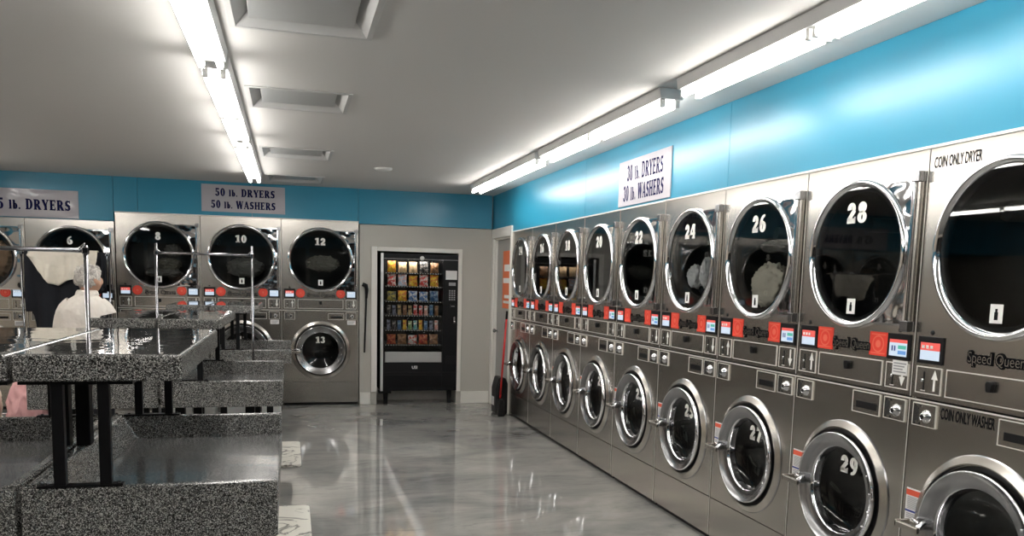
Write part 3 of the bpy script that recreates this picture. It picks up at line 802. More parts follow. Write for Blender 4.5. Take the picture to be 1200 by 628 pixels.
MB().box(gx0 + .01, gx1 - .01, -.006, .03, .52, .648, M['flap']).build('delivery_flap', V, .004)
mk = MB(); mk.text('USI', .05, -.06, .455, -.0015, M['white'], .001); mk.build('maker_mark', V)
MB().lathe((.02, 0, 1.795), [(0, -.022), (.014, -.02), (.026, -.012), (.028, 0)], M['white_plastic'], 20).build('round_lock', V)
MB().box(.315, .455, -.002, 0, 1.545, 1.655, M['paper']).build('paper_notice', V)
kp = MB().box(.345, .45, -.004, 0, 1.28, 1.43, M['black'])
kpo = kp.build('keypad', V, .002)
kb = MB()
for i in range(3):
    for j in range(5): kb.box(.358 + i * .029, .376 + i * .029, -.008, -.004, 1.292 + j * .027, 1.308 + j * .027, M['grey_ink'])
kb.build('keypad_buttons', kpo)
MB().box(.355, .44, -.004, 0, 1.47, 1.51, M['grey_ink']).build('price_display', V)
MB().box(.375, .44, -.010, 0, 1.20, 1.245, M['black']).box(.385, .43, -.011, -.010, 1.215, 1.222, M['grey_ink']).build('bill_slot', V, .002)
MB().box(.418, .44, -.012, 0, 1.01, 1.09, M['chrome_dull']).lathe((.43, -.012, 1.03), [(0, -.012), (.008, -.010), (.010, 0)], M['chrome'], 12).build('door_lock', V)
MB().box(.33, .45, -.006, 0, .50, .60, M['black']).build('coin_return', V, .004)
for x in (-hw + .07, hw - .09):
    for y in (.07, .68): MB().lathe((x, y, 0), [(0, .0), (.030, .0), (.026, .02), (.032, VZ0)], M['blackmetal'], 16, 'z').build('leg', V)
MB().box(-hw - .02, -hw + .13, -.005, .12, VZ0 - .03, VZ0, M['blackmetal']).build('hinge_foot', V)
shelf_z = [1.605, 1.435, 1.265, 1.085, .925, .765][:6]
shelf_z = [1.618, 1.452, 1.268, 1.095, .915, .735]
for i, z in enumerate(shelf_z):
    sh = MB().box(gx0 + .004, gx1 - .004, .06, .70, z - .012, z, M['black'])
    for k in range(22): sh.box(gx0 + .02 + k * .032, gx0 + .032 + k * .032, .056, .06, z - .010, z - .003, M['white'])
    sh.build('shelf', V)
lt = MB().tube([(gx0 + .02, .05, gz1 + .022), (gx1 - .02, .05, gz1 + .022)], .009, mat('vending_light', (1, 1, 1), .4, emit=(1, .95, .88), estr=24), 8)
lt.build('interior_light', V)
cols = {'yellow': ((.80, .52, .03), (.62, .16, .03)), 'cream': ((.82, .60, .36), (.78, .50, .26)), 'black': ((.03, .03, .035), (.3, .27, .25)), 'brown': ((.20, .09, .04), (.42, .22, .10)),
        'red': ((.62, .05, .04), (.75, .62, .58)), 'pale blue': ((.45, .58, .75), (.75, .45, .40)), 'olive': ((.46, .38, .06), (.12, .12, .08)), 'blue and white': ((.10, .22, .50), (.70, .70, .70)),
        'blue': ((.04, .12, .28), (.20, .32, .42)), 'grey': ((.24, .26, .34), (.06, .06, .10)), 'tan': ((.50, .36, .17), (.12, .08, .05)), 'pink': ((.65, .30, .25), (.8, .7, .65)),
        'teal': ((.08, .35, .33), (.70, .72, .65)), 'dark red': ((.30, .03, .02), (.55, .16, .05)), 'white and red': ((.75, .70, .66), (.55, .08, .05)), 'green': ((.18, .33, .10), (.70, .68, .45))}
for k, (a, b) in cols.items(): M['snack ' + k] = snack_mat('snack_wrapper_' + k.replace(' ', '_'), a, b)
def bag(w, h, d):                # pillow bag with crimped ends
    mb = MB(); nu, nv = 10, 12; vs = []; fs = []
    for s in (-1, 1):
        for j in range(nv + 1):
            v = j / nv
            for i in range(nu + 1):
                u = i / nu
                puff = (math.sin(PI * u) ** .6) * (math.sin(PI * min(1, max(0, (v - .07) / .86))) ** .6)
                wv = 1 - .08 * math.sin(PI * v)
                vs.append(((u - .5) * w * wv, s * (d / 2 * puff + .001) + .004 * math.sin(u * 17 + v * 5), v * h))
    k = (nu + 1) * (nv + 1)
    for j in range(nv):
        for i in range(nu):
            a = j * (nu + 1) + i
            fs.append((a, a + 1, a + nu + 2, a + nu + 1)); fs.append((k + a, k + a + nu + 1, k + a + nu + 2, k + a + 1))
    mb.add(vs, fs, 0, True); mb.mats = []
    return mb
rows = [('top', ['yellow', 'cream', 'cream', 'black', 'brown'], .105, .132), ('second', ['red', 'pale blue', 'yellow', 'red', 'yellow'], .108, .138), ('third', ['olive', 'yellow', 'blue and white', 'blue and white', 'blue'], .11, .125),
        ('fourth', ['black', 'grey', 'tan', 'brown', 'tan', 'red', 'red', 'pink', 'blue', 'brown'], .048, .125), ('fifth', ['grey', 'black', 'blue', 'yellow', 'green', 'teal', 'yellow', 'blue', 'grey', 'pink'], .046, .115), ('bottom', ['dark red', 'brown', 'white and red', 'dark red', 'brown'], .112, .12)]
place5 = ['at the near end', 'second', 'middle', 'fourth', 'last']
o5 = ['first', 'second', 'third', 'fourth', 'fifth', 'sixth', 'seventh', 'eighth', 'ninth', 'tenth']
for (rn, cl, bw, bh), z in zip(rows, shelf_z):
    n = len(cl); meshes = {}
    for i, k in enumerate(cl):
        hgt = bh * (1.0 + .06 * math.sin(i * 2.1 + z * 9))
        mb = bag(bw, hgt, .055 if n == 5 else .03); kind = 'snack_bag' if n == 5 else 'candy_bar'
        mb.mats = [M['snack ' + k]]; mb.m = [0] * len(mb.f)
        o = mb.build(kind)
        span = gx1 - gx0 - .06
        o.location = (vx + gx0 + .03 + span * (i + .5) / n, vy + .10, z + .0015); o.rotation_euler = (-.06, 0, random.uniform(-.12, .12))
        tag(o, f'{k} {"snack bag" if n == 5 else "wrapped bar"}, {o5[i]} from the left on the {rn} shelf of the machine', 'snack', f'snacks on the {rn} shelf of the vending machine')

# hooked black rod on the back wall
rod = MB()
rod.tube([(-1.585, YW - .020, .64), (-1.575, YW - .022, 1.0), (-1.565, YW - .022, 1.32)], [.010, .011, .013], M['black'], 10)
rod.tube([(-1.565, YW - .022, 1.30), (-1.562, YW - .026, 1.40), (-1.572, YW - .030, 1.455), (-1.595, YW - .030, 1.468), (-1.612, YW - .030, 1.44)], [.016, .022, .026, .022, .012], M['black'], 12)
rod.box(-1.60, -1.57, YW - .03, YW + .003, 1.43, 1.45, M['black'])
tag(rod.build('hooked_rod'), 'thin black rod with a curved head hanging on the grey wall beside dryer twelve', 'rod')

# broom and lobby dustpan by the door
br = thing('broom', 'red handled broom leaning behind the dustpan at the door frame', 'broom', (-.125, -.11, 0))
MB().tube([(0, .04, .20), (.02, -.09, 1.12)], .011, M['red_handle'], 10).build('handle', br)
MB().tube([(.02, -.09, 1.12), (.022, -.10, 1.21)], .013, M['black'], 10).build('grip', br)
hb = MB(); hb.prism([(-.04, .004), (.04, .004), (.022, .20), (-.022, .20)], -.05, .07, M['black']); hb.build('broom_head', br, .01)
dp = thing('lobby_dustpan', 'black upright lobby dustpan with a red handle beside the door', 'dustpan', (-.075, .10, 0))
pn = MB(); pn.prism([(-.085, .004), (.055, .004), (.055, .36), (.03, .43), (-.05, .44), (-.085, .30)], -.12, .13, M['black']); pn.build('pan', dp, .02)
MB().box(-.0865, -.085, -.02, .09, .10, .20, M['paper']).build('pan_label', dp)
MB().tube([(0, -.02, .42), (.0, -.15, 1.0)], .011, M['red_handle'], 10).build('handle', dp)
MB().tube([(.0, -.15, 1.0), (.0, -.165, 1.08)], .013, M['black'], 10).build('grip', dp)

# ------------------------------------------------------------------ ceiling lights, vents, detector
def light_fixture(x, y0, y1, label, group):
    L = y1 - y0; o = thing('ceiling_light', label, 'light', (x, y0, ZC), 0, group)
    h = MB().prism([(-.066, -.058), (.066, -.058), (.074, -.001), (-.074, -.001)], 0, L, M['fixture']); h.build('housing', o, .003)
    for k in range(2):
        a, b = L * k / 2 + .035, L * (k + 1) / 2 - .035
        for s in (-1, 1):
            MB().tube([(s * .042, a, -.080), (s * .042, b, -.080)], .0165, M['tube'], 12).build('tube', o)
            for e, dd in ((a, -1), (b, 1)):
                sk = MB(); sk.box(s * .042 - .013, s * .042 + .013, min(e, e + dd * .022), max(e, e + dd * .022), -.100, -.056, M['white_plastic'])
                sk.build('socket', o, .003)
    return o
LL = [(-9.55, -7.30, 'double tube ceiling light nearest the camera in the middle row'), (-7.20, -4.93, 'large double tube light in the middle row beside the nearest vent'), (-4.80, -2.55, 'double tube ceiling light between the near and the far middle-row lights'), (-2.46, -.02, 'far double tube ceiling light by the 50 lb sign')]
for a, b, lab in LL: light_fixture(-2.80, a, b, lab, 'tube lights in the middle row')
RR = [(-9.8, -7.55, 'tube light along the blue wall nearest the camera'), (-7.42, -5.18, 'tube light along the blue wall above the coin only machine and dryer twenty-eight'), (-4.98, -2.70, 'tube light along the blue wall above the 30 lb sign'), (-2.60, -.10, 'tube light along the blue wall next to the back corner')]
for a, b, lab in RR: light_fixture(-.455, a, b, lab, 'tube lights along the blue wall')
for a, b, lab in [(-9.55, -7.30, 'added unseen tube light over the left aisle, near end'), (-7.20, -4.93, 'added unseen tube light over the left aisle, second from the near end'), (-4.80, -2.55, 'added unseen tube light over the left aisle, third from the near end'), (-2.46, -.02, 'added unseen tube light over the left aisle, by the back wall')]:
    light_fixture(-5.6, a, b, lab, 'added unseen tube lights over the left aisle')  # row out of view, added for more light from the left
def vent(x, y, label):
    o = thing('ceiling_vent', label, 'vent', (x, y, ZC), 0, 'square ceiling vents'); a = VA + .022; i_ = VA - .004
    f = MB()
    for x0, x1, y0, y1 in ((-a, a, -a, -i_), (-a, a, i_, a), (-a, -i_, -i_, i_), (i_, a, -i_, i_)): f.box(x0, x1, y0, y1, -.007, -.001, M['vent'])
    f.build('frame', o, .002)
    th = MB(); r0, r1, zt = i_, VA - .065, .060
    vs = [(sx * r0, sy * r0, -.004) for sx, sy in ((-1, -1), (1, -1), (1, 1), (-1, 1))] + [(sx * r1, sy * r1, zt) for sx, sy in ((-1, -1), (1, -1), (1, 1), (-1, 1))]
    th.add(vs, [(i, (i + 1) % 4, (i + 1) % 4 + 4, i + 4) for i in range(4)], M['vent']); th.add([(c[0] * 1.3, c[1] * 1.3, zt + .03) for c in vs[4:]], [(0, 1, 2, 3)], M['black'])
    th.build('throat', o)
    pm = MB(); p0 = r1 + .004
    pm.box(-p0, p0, -p0 + .028, p0, .016, .026, M['vent_plate']); pm.build('centre_plate', o, .003)
    return o
for y, lab in zip(VENTS, ('square grey ceiling vent nearest the camera, cut by the frame', 'square grey ceiling vent, second from the camera', 'square grey ceiling vent, third from the camera', 'square grey ceiling vent nearest the back wall')): vent(VX, y, lab)
tag(MB().lathe((-1.58, -1.03, ZC), [(0, -.022), (.07, -.022), (.085, -.012), (.088, -.001)], M['white_plastic'], 32, 'z').build('smoke_detector'), 'small round white disc on the ceiling in front of the back wall', 'smoke detector')

# ------------------------------------------------------------------ folding tables
def table(label, xs, xo, y0, y1, zr, shelf_x, shelf_y, zs, zs_t, group, tray_t=.19):
    """xs seam side x, xo open side x (front of the tray), y0 near end, y1 far end; zr rim height"""
    o = thing('folding_table', label, 'table', ((xs + xo) / 2, (y0 + y1) / 2, 0), 0, group)
    cx, cy = (xs + xo) / 2, (y0 + y1) / 2
    s = 1 if xo > xs else -1
    X = lambda a: a - cx
    Y = lambda a: a - cy
    zf = zr - .108; zb = zr - tray_t; g = .004 * s
    def bx(m, a, b, c, d, z0, z1, k='granite'):
        m.box(min(X(a), X(b)), max(X(a), X(b)), Y(c), Y(d), z0, z1, M[k])
    t = MB()
    bx(t, xs + g, xo, y0 + .03, y1 - .03, zb, zf)
    bx(t, xs + g, xo, y0, y0 + .03, zb, zr); bx(t, xs + g, xo, y1 - .03, y1, zb, zr)
    # sloped backsplash along the seam side
    pts = [(xs + g, zf), (xs + g, zr), (xs + g + s * .035, zr), (xs + g + s * .10, zf)]
    n = len(pts); vs = [(X(a), Y(y0 + .03), z) for a, z in pts] + [(X(a), Y(y1 - .03), z) for a, z in pts]
    fs = [tuple(range(n)), tuple(range(2 * n - 1, n - 1, -1))] + [(i, (i + 1) % n, (i + 1) % n + n, i + n) for i in range(n)]
    if s < 0: fs = [f[::-1] for f in fs]
    t.add(vs, [f[::-1] for f in fs], M['granite'])
    to = t.build('tray', o, .007, 3)
    tf = MB(); bx(tf, xs + s * .102, xo - s * .012, y0 + .031, y1 - .031, zf + .0005, zf + .003, 'granite_tray'); tf.build('tray_surface', to)
    sh = MB(); sh.box(min(X(shelf_x[0] + g), X(shelf_x[1])), max(X(shelf_x[0] + g), X(shelf_x[1])), Y(shelf_y[0]), Y(shelf_y[1]), zs - zs_t, zs, M['granite'])
    so = sh.build('upper_shelf', o, .008, 3)
    st = MB(); bx(st, shelf_x[0] + s * .012, shelf_x[1] - s * .010, shelf_y[0] + .010, shelf_y[1] - .010, zs + .0003, zs + .002, 'granite_top'); st.build('polished_surface', so)
    # legs of the upper shelf standing on the rims
    la, lb = xs + s * .115, xs + s * .245
    for yy, yt in ((y0 + .018, shelf_y[0] + .03), (y1 - .018, min(shelf_y[1] - .03, y1 - .018))):
        for lx in (la, lb):
            MB().box(X(lx) - .017, X(lx) + .017, Y(yy) - .015, Y(yy) + .015, zr + .006, zs - zs_t, M['blackmetal']).build('shelf_leg', o, .002)
        fp = MB().box(X(min(la, lb)) - .065, X(max(la, lb)) + .05, Y(yy) - .018, Y(yy) + .018, zr, zr + .007, M['blackmetal'])
        for bxx in (X(min(la, lb)) - .045, X(max(la, lb)) + .035): fp.lathe((bxx, Y(yy), zr + .007), [(0, .006), (.006, .005), (.008, 0)], M['black'], 8, 'z')
        fp.build('foot_plate', o)
    ym = (y0 + y1) / 2
    MB().box(X(xs + g + s * .004) - (.0 if s > 0 else .05), X(xs + g + s * .004) + (.05 if s > 0 else .0), Y(ym) - .03, Y(ym) + .03, zr + .0, zs - zs_t, M['blackmetal']).build('centre_post', o, .003)
    MB().box(min(X(xs + s * .01), X(xs + s * .33)), max(X(xs + s * .01), X(xs + s * .33)), Y(shelf_y[0]) + .03, Y(min(shelf_y[1], y1)) - .03, zs - zs_t - .012, zs - zs_t - .001, M['blackmetal']).build('under_frame', o)
    # pedestal legs
    for yy in (y0 + .16, y1 - .16):
        for fx in (.14, .72): MB().box(X(xs + (xo - xs) * fx) - .03, X(xs + (xo - xs) * fx) + .03, Y(yy) - .03, Y(yy) + .03, 0, zb, M['blackmetal']).build('leg', o, .003)
        MB().box(min(X(xs + s * .06), X(xo - s * .10)), max(X(xs + s * .06), X(xo - s * .10)), Y(yy) - .02, Y(yy) + .02, .10, .15, M['blackmetal']).build('cross_bar', o)
    return o
GT = 'speckled folding tables with raised trays'
table('nearest speckled grey folding table with raised tray and glossy upper shelf', -3.255, -2.493, -6.445, -5.02, .868, (-3.255, -2.775), (-6.47, -5.17), 1.284, .082, GT)
table('nearest speckled folding table on the left of the seam, cut by the frame', -3.262, -4.03, -6.445, -5.02, .868, (-3.262, -3.74), (-6.47, -5.17), 1.284, .082, GT)
table('middle speckled folding table by the aisle, behind the nearest table', -3.255, -2.503, -3.63, -2.27, .858, (-3.255, -2.872), (-3.66, -2.30), 1.253, .060, GT, .172)
table('middle speckled folding table beside the pink laundry', -3.262, -4.008, -3.63, -2.27, .858, (-3.262, -3.637), (-3.66, -2.30), 1.253, .060, GT, .172)
table('far speckled folding table in front of washer eleven', -3.165, -2.443, -1.20, .08, .851, (-3.165, -2.735), (-1.23, .02), 1.259, .070, GT, .132)
table('far speckled folding table in front of dryer eight', -3.172, -3.85, -1.20, .08, .851, (-3.172, -3.53), (-1.23, .02), 1.259, .070, GT, .132)

# marble patterned mats at the aisle edge
def rounded(x0, x1, y0, y1, r, n=6):
    p = []
    for cx, cy, a in ((x1 - r, y0 + r, -90), (x1 - r, y1 - r, 0), (x0 + r, y1 - r, 90), (x0 + r, y0 + r, 180)):
        for i in range(n + 1):
            t = math.radians(a + 90 * i / n); p.append((cx + r * math.cos(t), cy + r * math.sin(t)))
    return p
for (x0, x1, y0, y1, lab) in ((-2.95, -2.335, -4.75, -3.65, 'white marble patterned slab on the floor beside the nearest table'), (-2.95, -2.372, -2.41, -1.41, 'white marble patterned slab on the floor farther along the tables')):
    mt = MB().slab([(a - (x0 + x1) / 2, b - (y0 + y1) / 2) for a, b in rounded(x0, x1, y0, y1, .05)], 0.001, .022, M['marble'])
    o = mt.build('marble_slab', None, .003); o.location = ((x0 + x1) / 2, (y0 + y1) / 2, 0); tag(o, lab, 'slab', 'marble patterned slabs')

# white ribbed baskets standing under the far tables
def basket():
    mb = MB(); a, b, h = .085, .16, .30
    for k in range(11):
        x = -a + 2 * a * k / 10
        for y in (-b, b): mb.box(x - .006, x + .006, y - .004, y + .004, .02, h, M['white_plastic'])
    for k in range(13):
        y = -b + 2 * b * k / 12
        for x in (-a, a): mb.box(x - .004, x + .004, y - .006, y + .006, .02, h, M['white_plastic'])
    mb.box(-a, a, -b, b, .0, .022, M['white_plastic'])
    for x0, x1, y0, y1 in ((-a - .012, a + .012, -b - .012, -b), (-a - .012, a + .012, b, b + .012), (-a - .012, -a, -b, b), (a, a + .012, -b, b)): mb.box(x0, x1, y0, y1, h - .02, h + .012, M['white_plastic'])
    mb.box(-a + .01, a - .01, -b + .01, b - .01, .03, h - .04, M['white_plastic'])
    return mb.build('laundry_basket')
bk = basket()
for i, (x, lab) in enumerate(((-3.45, 'white ribbed basket under the far tables, nearest the dryer-eight side'), (-3.24, 'white ribbed basket under the far tables, second along'), (-2.96, 'white ribbed basket under the far tables, third along'), (-2.62, 'white ribbed basket under the far tables, nearest the aisle'))):
    o = bk if i == 0 else bk.copy()
    if i: C.objects.link(o)
    o.location = (x - .02, -.60, 0); tag(o, lab, 'basket', 'white baskets under the far tables')

# ------------------------------------------------------------------ garment racks
def rack(label, x0, x1, y, z, top):
    o = thing('garment_rack', label, 'garment rack', ((x0 + x1) / 2, y, 0), 0, 'chrome garment racks'); h = (x1 - x0) / 2
    for s in (-1, 1):
        p = MB().tube([(s * h, 0, .03), (s * h, 0, top)], .0105, M['rack'], 14); p.build('pole', o)
        ft = MB().tube([(s * h, -.14, .018), (s * h, .14, .018)], .016, M['rack'], 12); ft.build('foot', o)
        cl = MB().box(s * h - .014, s * h + .014, -.014, .014, z - .016, z + .016, M['rack']); cl.tube([(s * h, 0, z + .035), (s * h - s * .035, 0, z + .004)], .004, M['chrome'], 8)
        cl.build('clamp', o, .004)
    MB().tube([(-h, 0, z), (h, 0, z)], .0105, M['rack'], 14).build('rail', o)
    MB().tube([(-h, 0, .06), (h, 0, .06)], .010, M['rack'], 10).build('lower_rail', o)
    return o
rack('chrome garment rack between the middle and far tables, empty', -3.474, -2.748, -2.10, 1.698, 1.772)
rack('chrome garment rack behind the nearest table, its pole across the person', -4.115, -3.37, -4.93, 1.632, 1.655)
rack('chrome garment rack draped with cream and black clothes', -5.085, -4.27, .26, 1.71, 1.735)

def drape(name, label, x0, x1, y, zt, bot, m, backlen, thick, wav, seed, rho=.026):
    rnd = random.Random(seed); n, k = 36, 18; mb = MB(); vs = []; fs = []
    def zb(u):
        for (a, za), (b, zb_) in zip(bot, bot[1:]):
            if a <= u <= b: return za + (zb_ - za) * (u - a) / (b - a)
        return bot[-1][1]
    ph = [rnd.uniform(0, 6.3) for _ in range(3)]
    path = 6
    for i in range(n + 1):
        u = i / n; x = x0 + (x1 - x0) * u
        for j in range(k + path + 1):
            if j < path:                      # behind the bar and over it
                yy, z = ((y + rho, zt - backlen), (y + rho, zt - backlen * .5), (y + rho, zt - .012), (y + rho * .7, zt + rho * .45), (y, zt + rho * .62), (y - rho * .7, zt + rho * .45))[j]
            else:
                v = (j - path) / k; z = zt - .012 + (zb(u) - zt) * v
                yy = y - rho - wav * v * (1 + math.sin(u * 19 + ph[0] + v * 1.5) + .5 * math.sin(u * 37 + ph[1])) * .5
            vs.append((x + .01 * math.sin(z * 9 + ph[2]) * (zt - z), yy, z))
    q = k + path + 1
    for i in range(n):
        for j in range(q - 1): fs.append((i * q + j, (i + 1) * q + j, (i + 1) * q + j + 1, i * q + j + 1))
    mb.add(vs, fs, M[m], True)
    o = mb.build(name)
    s = o.modifiers.new('thickness', 'SOLIDIFY'); s.thickness = thick; s.offset = 0
    return tag(o, label, 'garment')
ry, rz = .26, 1.715
drape('garment', 'long black garment hanging on the rack under the cream cloth', -5.05, -4.45, ry, rz, [(0, 1.13), (.10, 1.13), (.14, .96), (.55, .90), (.72, .95), (1, 1.0)], 'black_cloth', .5, .012, .05, 1)
drape('garment', 'short black garment hanging at the end of the rack beside the cream cloth', -4.44, -4.30, ry, rz, [(0, 1.25), (.5, 1.30), (1, 1.40)], 'black_cloth', .4, .012, .04, 2)
drape('garment', 'cream cloth draped over the rack in front of the black clothes', -5.01, -4.37, ry, rz, [(0, 1.70), (.15, 1.54), (.30, 1.42), (.42, 1.395), (.55, 1.45), (.68, 1.47), (.85, 1.46), (.95, 1.50), (1, 1.66)], 'cream_cloth', .32, .012, .075, 3, .052)

# ------------------------------------------------------------------ laundry cart with the pink heap
cx, cy = -4.37, -2.60
ca = thing('laundry_cart', 'wire laundry cart under the pink laundry, beside the middle table', 'cart', (cx, cy, 0))
wf = MB(); a, b = .33, .42
for z, r in ((.22, .008), (.33, .006), (.44, .010)):
    wf.tube([(-a, -b, z), (a, -b, z), (a, b, z), (-a, b, z), (-a, -b, z)], r, M['chrome'], 8)
for k in range(12):
    x = -a + 2 * a * k / 11; wf.tube([(x, -b, .44), (x, -b, .22), (x, b, .22), (x, b, .44)], .003, M['chrome'], 6)
for k in range(1, 13):
    y = -b + 2 * b * k / 13; wf.tube([(-a, y, .44), (-a, y, .22), (a, y, .22), (a, y, .44)], .003, M['chrome'], 6)
wf.build('wire_basket', ca)
for sx in (-1, 1):
    for sy in (-1, 1):
        lg = MB().tube([(sx * a * .95, sy * b * .95, .22), (sx * a * .95, sy * b * .95, .08)], .011, M['chrome'], 10).build('leg', ca)
        MB().lathe((sx * a * .95, sy * b * .95, .04), [(0, -.012), (.034, -.012), (.04, -.006), (.04, .006), (.034, .012), (0, .012)], M['rubber'], 20, 'x').build('caster', lg)
pk = MB(); pk.blob((-4.245, -2.58, .56), (.165, .30, .29), M['pink_cloth'], 80, 50, .13, 5, .232)
tag(pk.build('laundry_pile'), 'crumpled pink laundry heaped in the wire cart', 'laundry')
ck = MB(); ck.blob((-4.57, -2.62, .54), (.095, .27, .29), M['cream_cloth'], 80, 50, .12, 9, .232)
tag(ck.build('laundry_pile'), 'cream cloth beside the pink laundry at the edge of the frame', 'laundry')

# ------------------------------------------------------------------ the person
def skin_mesh(name, pts, edges, rad, m, parent, root=0, sub=2):
    import bmesh
    bm = bmesh.new(); ly = bm.verts.layers.skin.verify(); vs = [bm.verts.new(p) for p in pts]
    for a, b in edges: bm.edges.new((vs[a], vs[b]))
    for v, r in zip(vs, rad):
        v[ly].radius = r if isinstance(r, tuple) else (r, r)
    vs[root][ly].use_root = True
    me = bpy.data.meshes.new(name); bm.to_mesh(me); bm.free(); me.materials.append(M[m])
    o = bpy.data.objects.new(name, me); C.objects.link(o)
    if parent: o.parent = parent
    k = o.modifiers.new('skin', 'SKIN'); k.use_smooth_shade = True
    k = o.modifiers.new('sub', 'SUBSURF'); k.levels = sub; k.render_levels = sub
    return o
PX, PYy = -4.05, -1.82
PE = thing('person', 'person in a cream shirt with short grey hair, seen from behind at the tables', 'person', (PX, PYy, 0))
# local +y is the way the person faces (away from the camera)
pts = [(0, 0, .86), (0, -.01, 1.00), (0, -.03, 1.13), (0, -.02, 1.25), (.005, .015, 1.335), (.018, .035, 1.395), (.034, .048, 1.452), (.030, .050, 1.51)]
rad = [(.13, .10), (.12, .09), (.13, .10), (.11, .085), .052, .064, .088, .076]
edg = [(i, i + 1) for i in range(7)]
def limb(chain, rs, frm):
    b = len(pts); pts.extend(chain); rad.extend(rs)
    edg.append((frm, b)); edg.extend((b + i, b + i + 1) for i in range(len(chain) - 1))
    return b + len(chain) - 1
pts += [(.108, .12, 1.452)]; rad += [.013]; edg += [(6, len(pts) - 1)]          # nose
pts += [(.100, -.048, 1.458)]; rad += [.019]; edg += [(6, len(pts) - 1)]            # ear
pts += [(-.010, .150, 1.462)]; rad += [.012]; edg += [(6, len(pts) - 1)]
for s in (-1, 1):
    w = limb([(s * .125, -.01, 1.265), (s * .200, .02, 1.06), (s * .215, .19, .99), (s * .19, .30, 1.01)], [.052, .040, .032, .024], 3)
    hb = limb([(s * .185, .345, 1.015)], [(.032, .016)], w)
    for f, (dx, ln) in enumerate(((-.026, .055), (-.009, .066), (.009, .062), (.025, .050))):
        limb([(s * .185 + dx, .375, 1.012), (s * .185 + dx * 1.1, .375 + ln * .6, 1.0), (s * .185 + dx * 1.1, .375 + ln * .85, .975)], [.0095, .0085, .007], hb)
    limb([(s * .150, .345, 1.005), (s * .135, .375, .99)], [.011, .009], hb)
    limb([(s * .09, 0, .80), (s * .10, .02, .47), (s * .10, -.01, .10), (s * .105, .09, .045)], [.08, .055, .04, .035], 0)
skin_mesh('body', pts, edg, rad, 'skin', PE)
# shirt: lofted torso and sleeves, open at hem, cuffs and neckline
sh = MB(); ring = [(.78, .18, .135, 0, 0), (.90, .18, .14, 0, 0), (1.02, .18, .145, 0, -.01), (1.14, .182, .142, 0, -.025), (1.22, .180, .130, 0, -.025), (1.275, .165, .112, 0, -.015), (1.310, .130, .090, 0, 0), (1.335, .095, .074, .002, .012), (1.350, .076, .072, .004, .018), (1.375, .070, .068, .006, .022)]
n = 32; vs = []; fs = []
for z, a, b, ox, oy in ring:
    for i in range(n):
        t = 2 * PI * i / n; c, s_ = math.cos(t), math.sin(t)
        fold = 1 + .018 * math.sin(5 * t + z * 13) + .012 * math.sin(9 * t - z * 21)
        e = .82
        vs.append((ox + a * fold * math.copysign(abs(c) ** e, c), oy + b * fold * math.copysign(abs(s_) ** e, s_), z + (.012 * (1 - abs(c)) if z > 1.3 else 0)))
for j in range(len(ring) - 1):
    for i in range(n): fs.append((j * n + i, j * n + (i + 1) % n, (j + 1) * n + (i + 1) % n, (j + 1) * n + i))
sh.add(vs, fs, M['shirt'], True)
for s in (-1, 1):
    sh.tube([(s * .10, -.01, 1.262), (s * .145, -.012, 1.235), (s * .178, .0, 1.16), (s * .200, .02, 1.07), (s * .208, .05, 1.02), (s * .208, .13, .995), (s * .203, .21, .99), (s * .20, .25, .995)], [.074, .070, .064, .060, .058, .052, .048, .044], M['shirt'], 18, caps=False)
sho = sh.build('shirt', PE); k = sho.modifiers.new('sub', 'SUBSURF'); k.levels = 1; k.render_levels = 1
cl = MB(); vs = []; fs = []
for j, (r, z) in enumerate(((.071, 1.348), (.070, 1.388), (.082, 1.372), (.090, 1.345))):
    for i in range(24):
        t = 2 * PI * i / 24; vs.append((.006 + r * math.cos(t), .022 + r * math.sin(t), z))
for j in range(3):
    for i in range(24): fs.append((j * 24 + i, j * 24 + (i + 1) % 24, (j + 1) * 24 + (i + 1) % 24, (j + 1) * 24 + i))
cl.add(vs, fs, M['shirt'], True); cl.build('collar', PE)
tr = MB()
for s in (-1, 1): tr.tube([(s * .07, 0, .86), (s * .095, .01, .74), (s * .10, .02, .47), (s * .10, 0, .12)], [.125, .105, .085, .075], M['trousers'], 18)
tr.build('trousers', PE)
for s in (-1, 1): MB().blob((s * .105, .06, .045), (.045, .125, .045), M['black'], 20, 12, 0.0, 1, .001).build('shoe', PE)
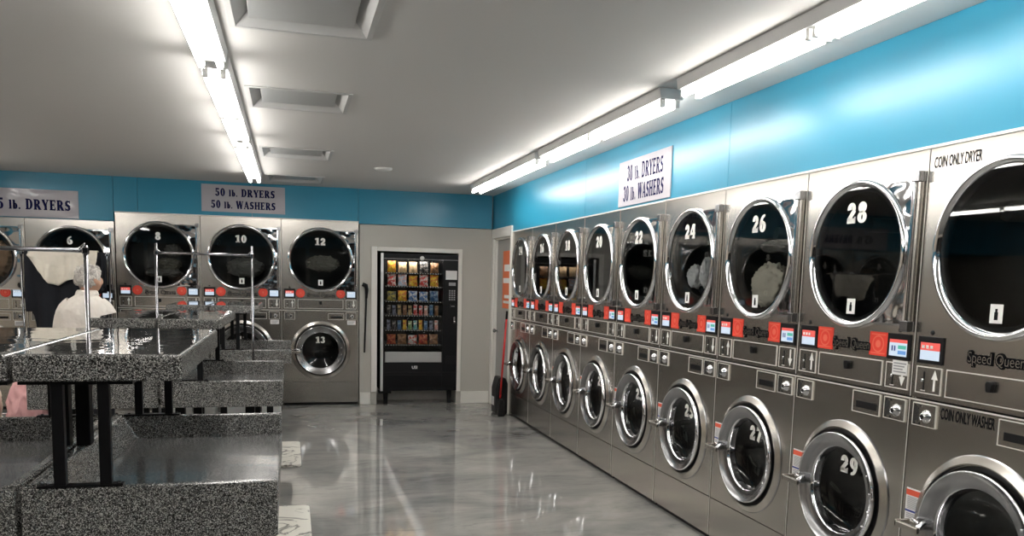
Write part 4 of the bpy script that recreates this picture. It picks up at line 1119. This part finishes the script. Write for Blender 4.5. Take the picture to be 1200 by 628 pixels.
# short curly hair around the skull, open at the face
hr = MB(); nu, nv = 48, 30; vs = []; fs = []; hc = Vector((.020, .045, 1.482)); fd = Vector((.74, .62, -.40)).normalized()
rnd = random.Random(3); ph = [(Vector((rnd.uniform(-1, 1), rnd.uniform(-1, 1), rnd.uniform(-1, 1))).normalized() * rnd.uniform(9, 26), rnd.uniform(0, 6.3)) for _ in range(14)]
for i in range(nv + 1):
    t = PI * i / nv
    for j in range(nu):
        a_ = 2 * PI * j / nu; d_ = Vector((math.sin(t) * math.cos(a_), math.sin(t) * math.sin(a_), math.cos(t)))
        w = sum(math.sin(v_.dot(d_) + p_) for v_, p_ in ph) / 14
        r_ = Vector((.112, .114, .116)); face = d_.dot(fd)
        k = 1 + .20 * w
        if face > .36: k *= max(.5, 1 - 1.7 * (face - .36))
        if d_.z < -.5: k *= .90
        vs.append((hc.x + d_.x * r_.x * k, hc.y + d_.y * r_.y * k, hc.z + d_.z * r_.z * k))
for i in range(nv):
    for j in range(nu): fs.append((i * nu + j, (i + 1) * nu + j, (i + 1) * nu + (j + 1) % nu, i * nu + (j + 1) % nu))
hr.add(vs, fs, M['hair'], True); hr.build('hair', PE)

# ------------------------------------------------------------------ world, camera, colour management
w = bpy.data.worlds.new('world'); bpy.context.scene.world = w; w.use_nodes = True
w.node_tree.nodes['Background'].inputs[0].default_value = (.5, .5, .5, 1); w.node_tree.nodes['Background'].inputs[1].default_value = .02
F, PYp, yaw, pitch, roll = 969.7698, 445.487, .2625, -.118, .0244
cy_, sy_ = math.cos(yaw), math.sin(yaw)
fw = Vector((sy_ * math.cos(pitch), cy_ * math.cos(pitch), math.sin(pitch))); r = Vector((cy_, -sy_, 0)); u = r.cross(fw)
r2 = r * math.cos(roll) + u * math.sin(roll); u2 = u * math.cos(roll) - r * math.sin(roll)
cam = bpy.data.cameras.new('camera'); co = bpy.data.objects.new('camera', cam); C.objects.link(co)
co.matrix_world = Matrix(((r2.x, u2.x, -fw.x, -2.4464), (r2.y, u2.y, -fw.y, -9.2163), (r2.z, u2.z, -fw.z, 1.5344), (0, 0, 0, 1)))
cam.sensor_fit = 'HORIZONTAL'; cam.sensor_width = 36; cam.lens = F / 1200 * 36; cam.shift_y = (PYp - 314) / 1200; cam.clip_start = .05
sc = bpy.context.scene; sc.camera = co
vs_ = sc.view_settings; sc.display_settings.display_device = 'sRGB'; vs_.view_transform = 'Standard'; vs_.look = 'None'; vs_.exposure = 0.95; vs_.gamma = 1.0; vs_.use_curve_mapping = False
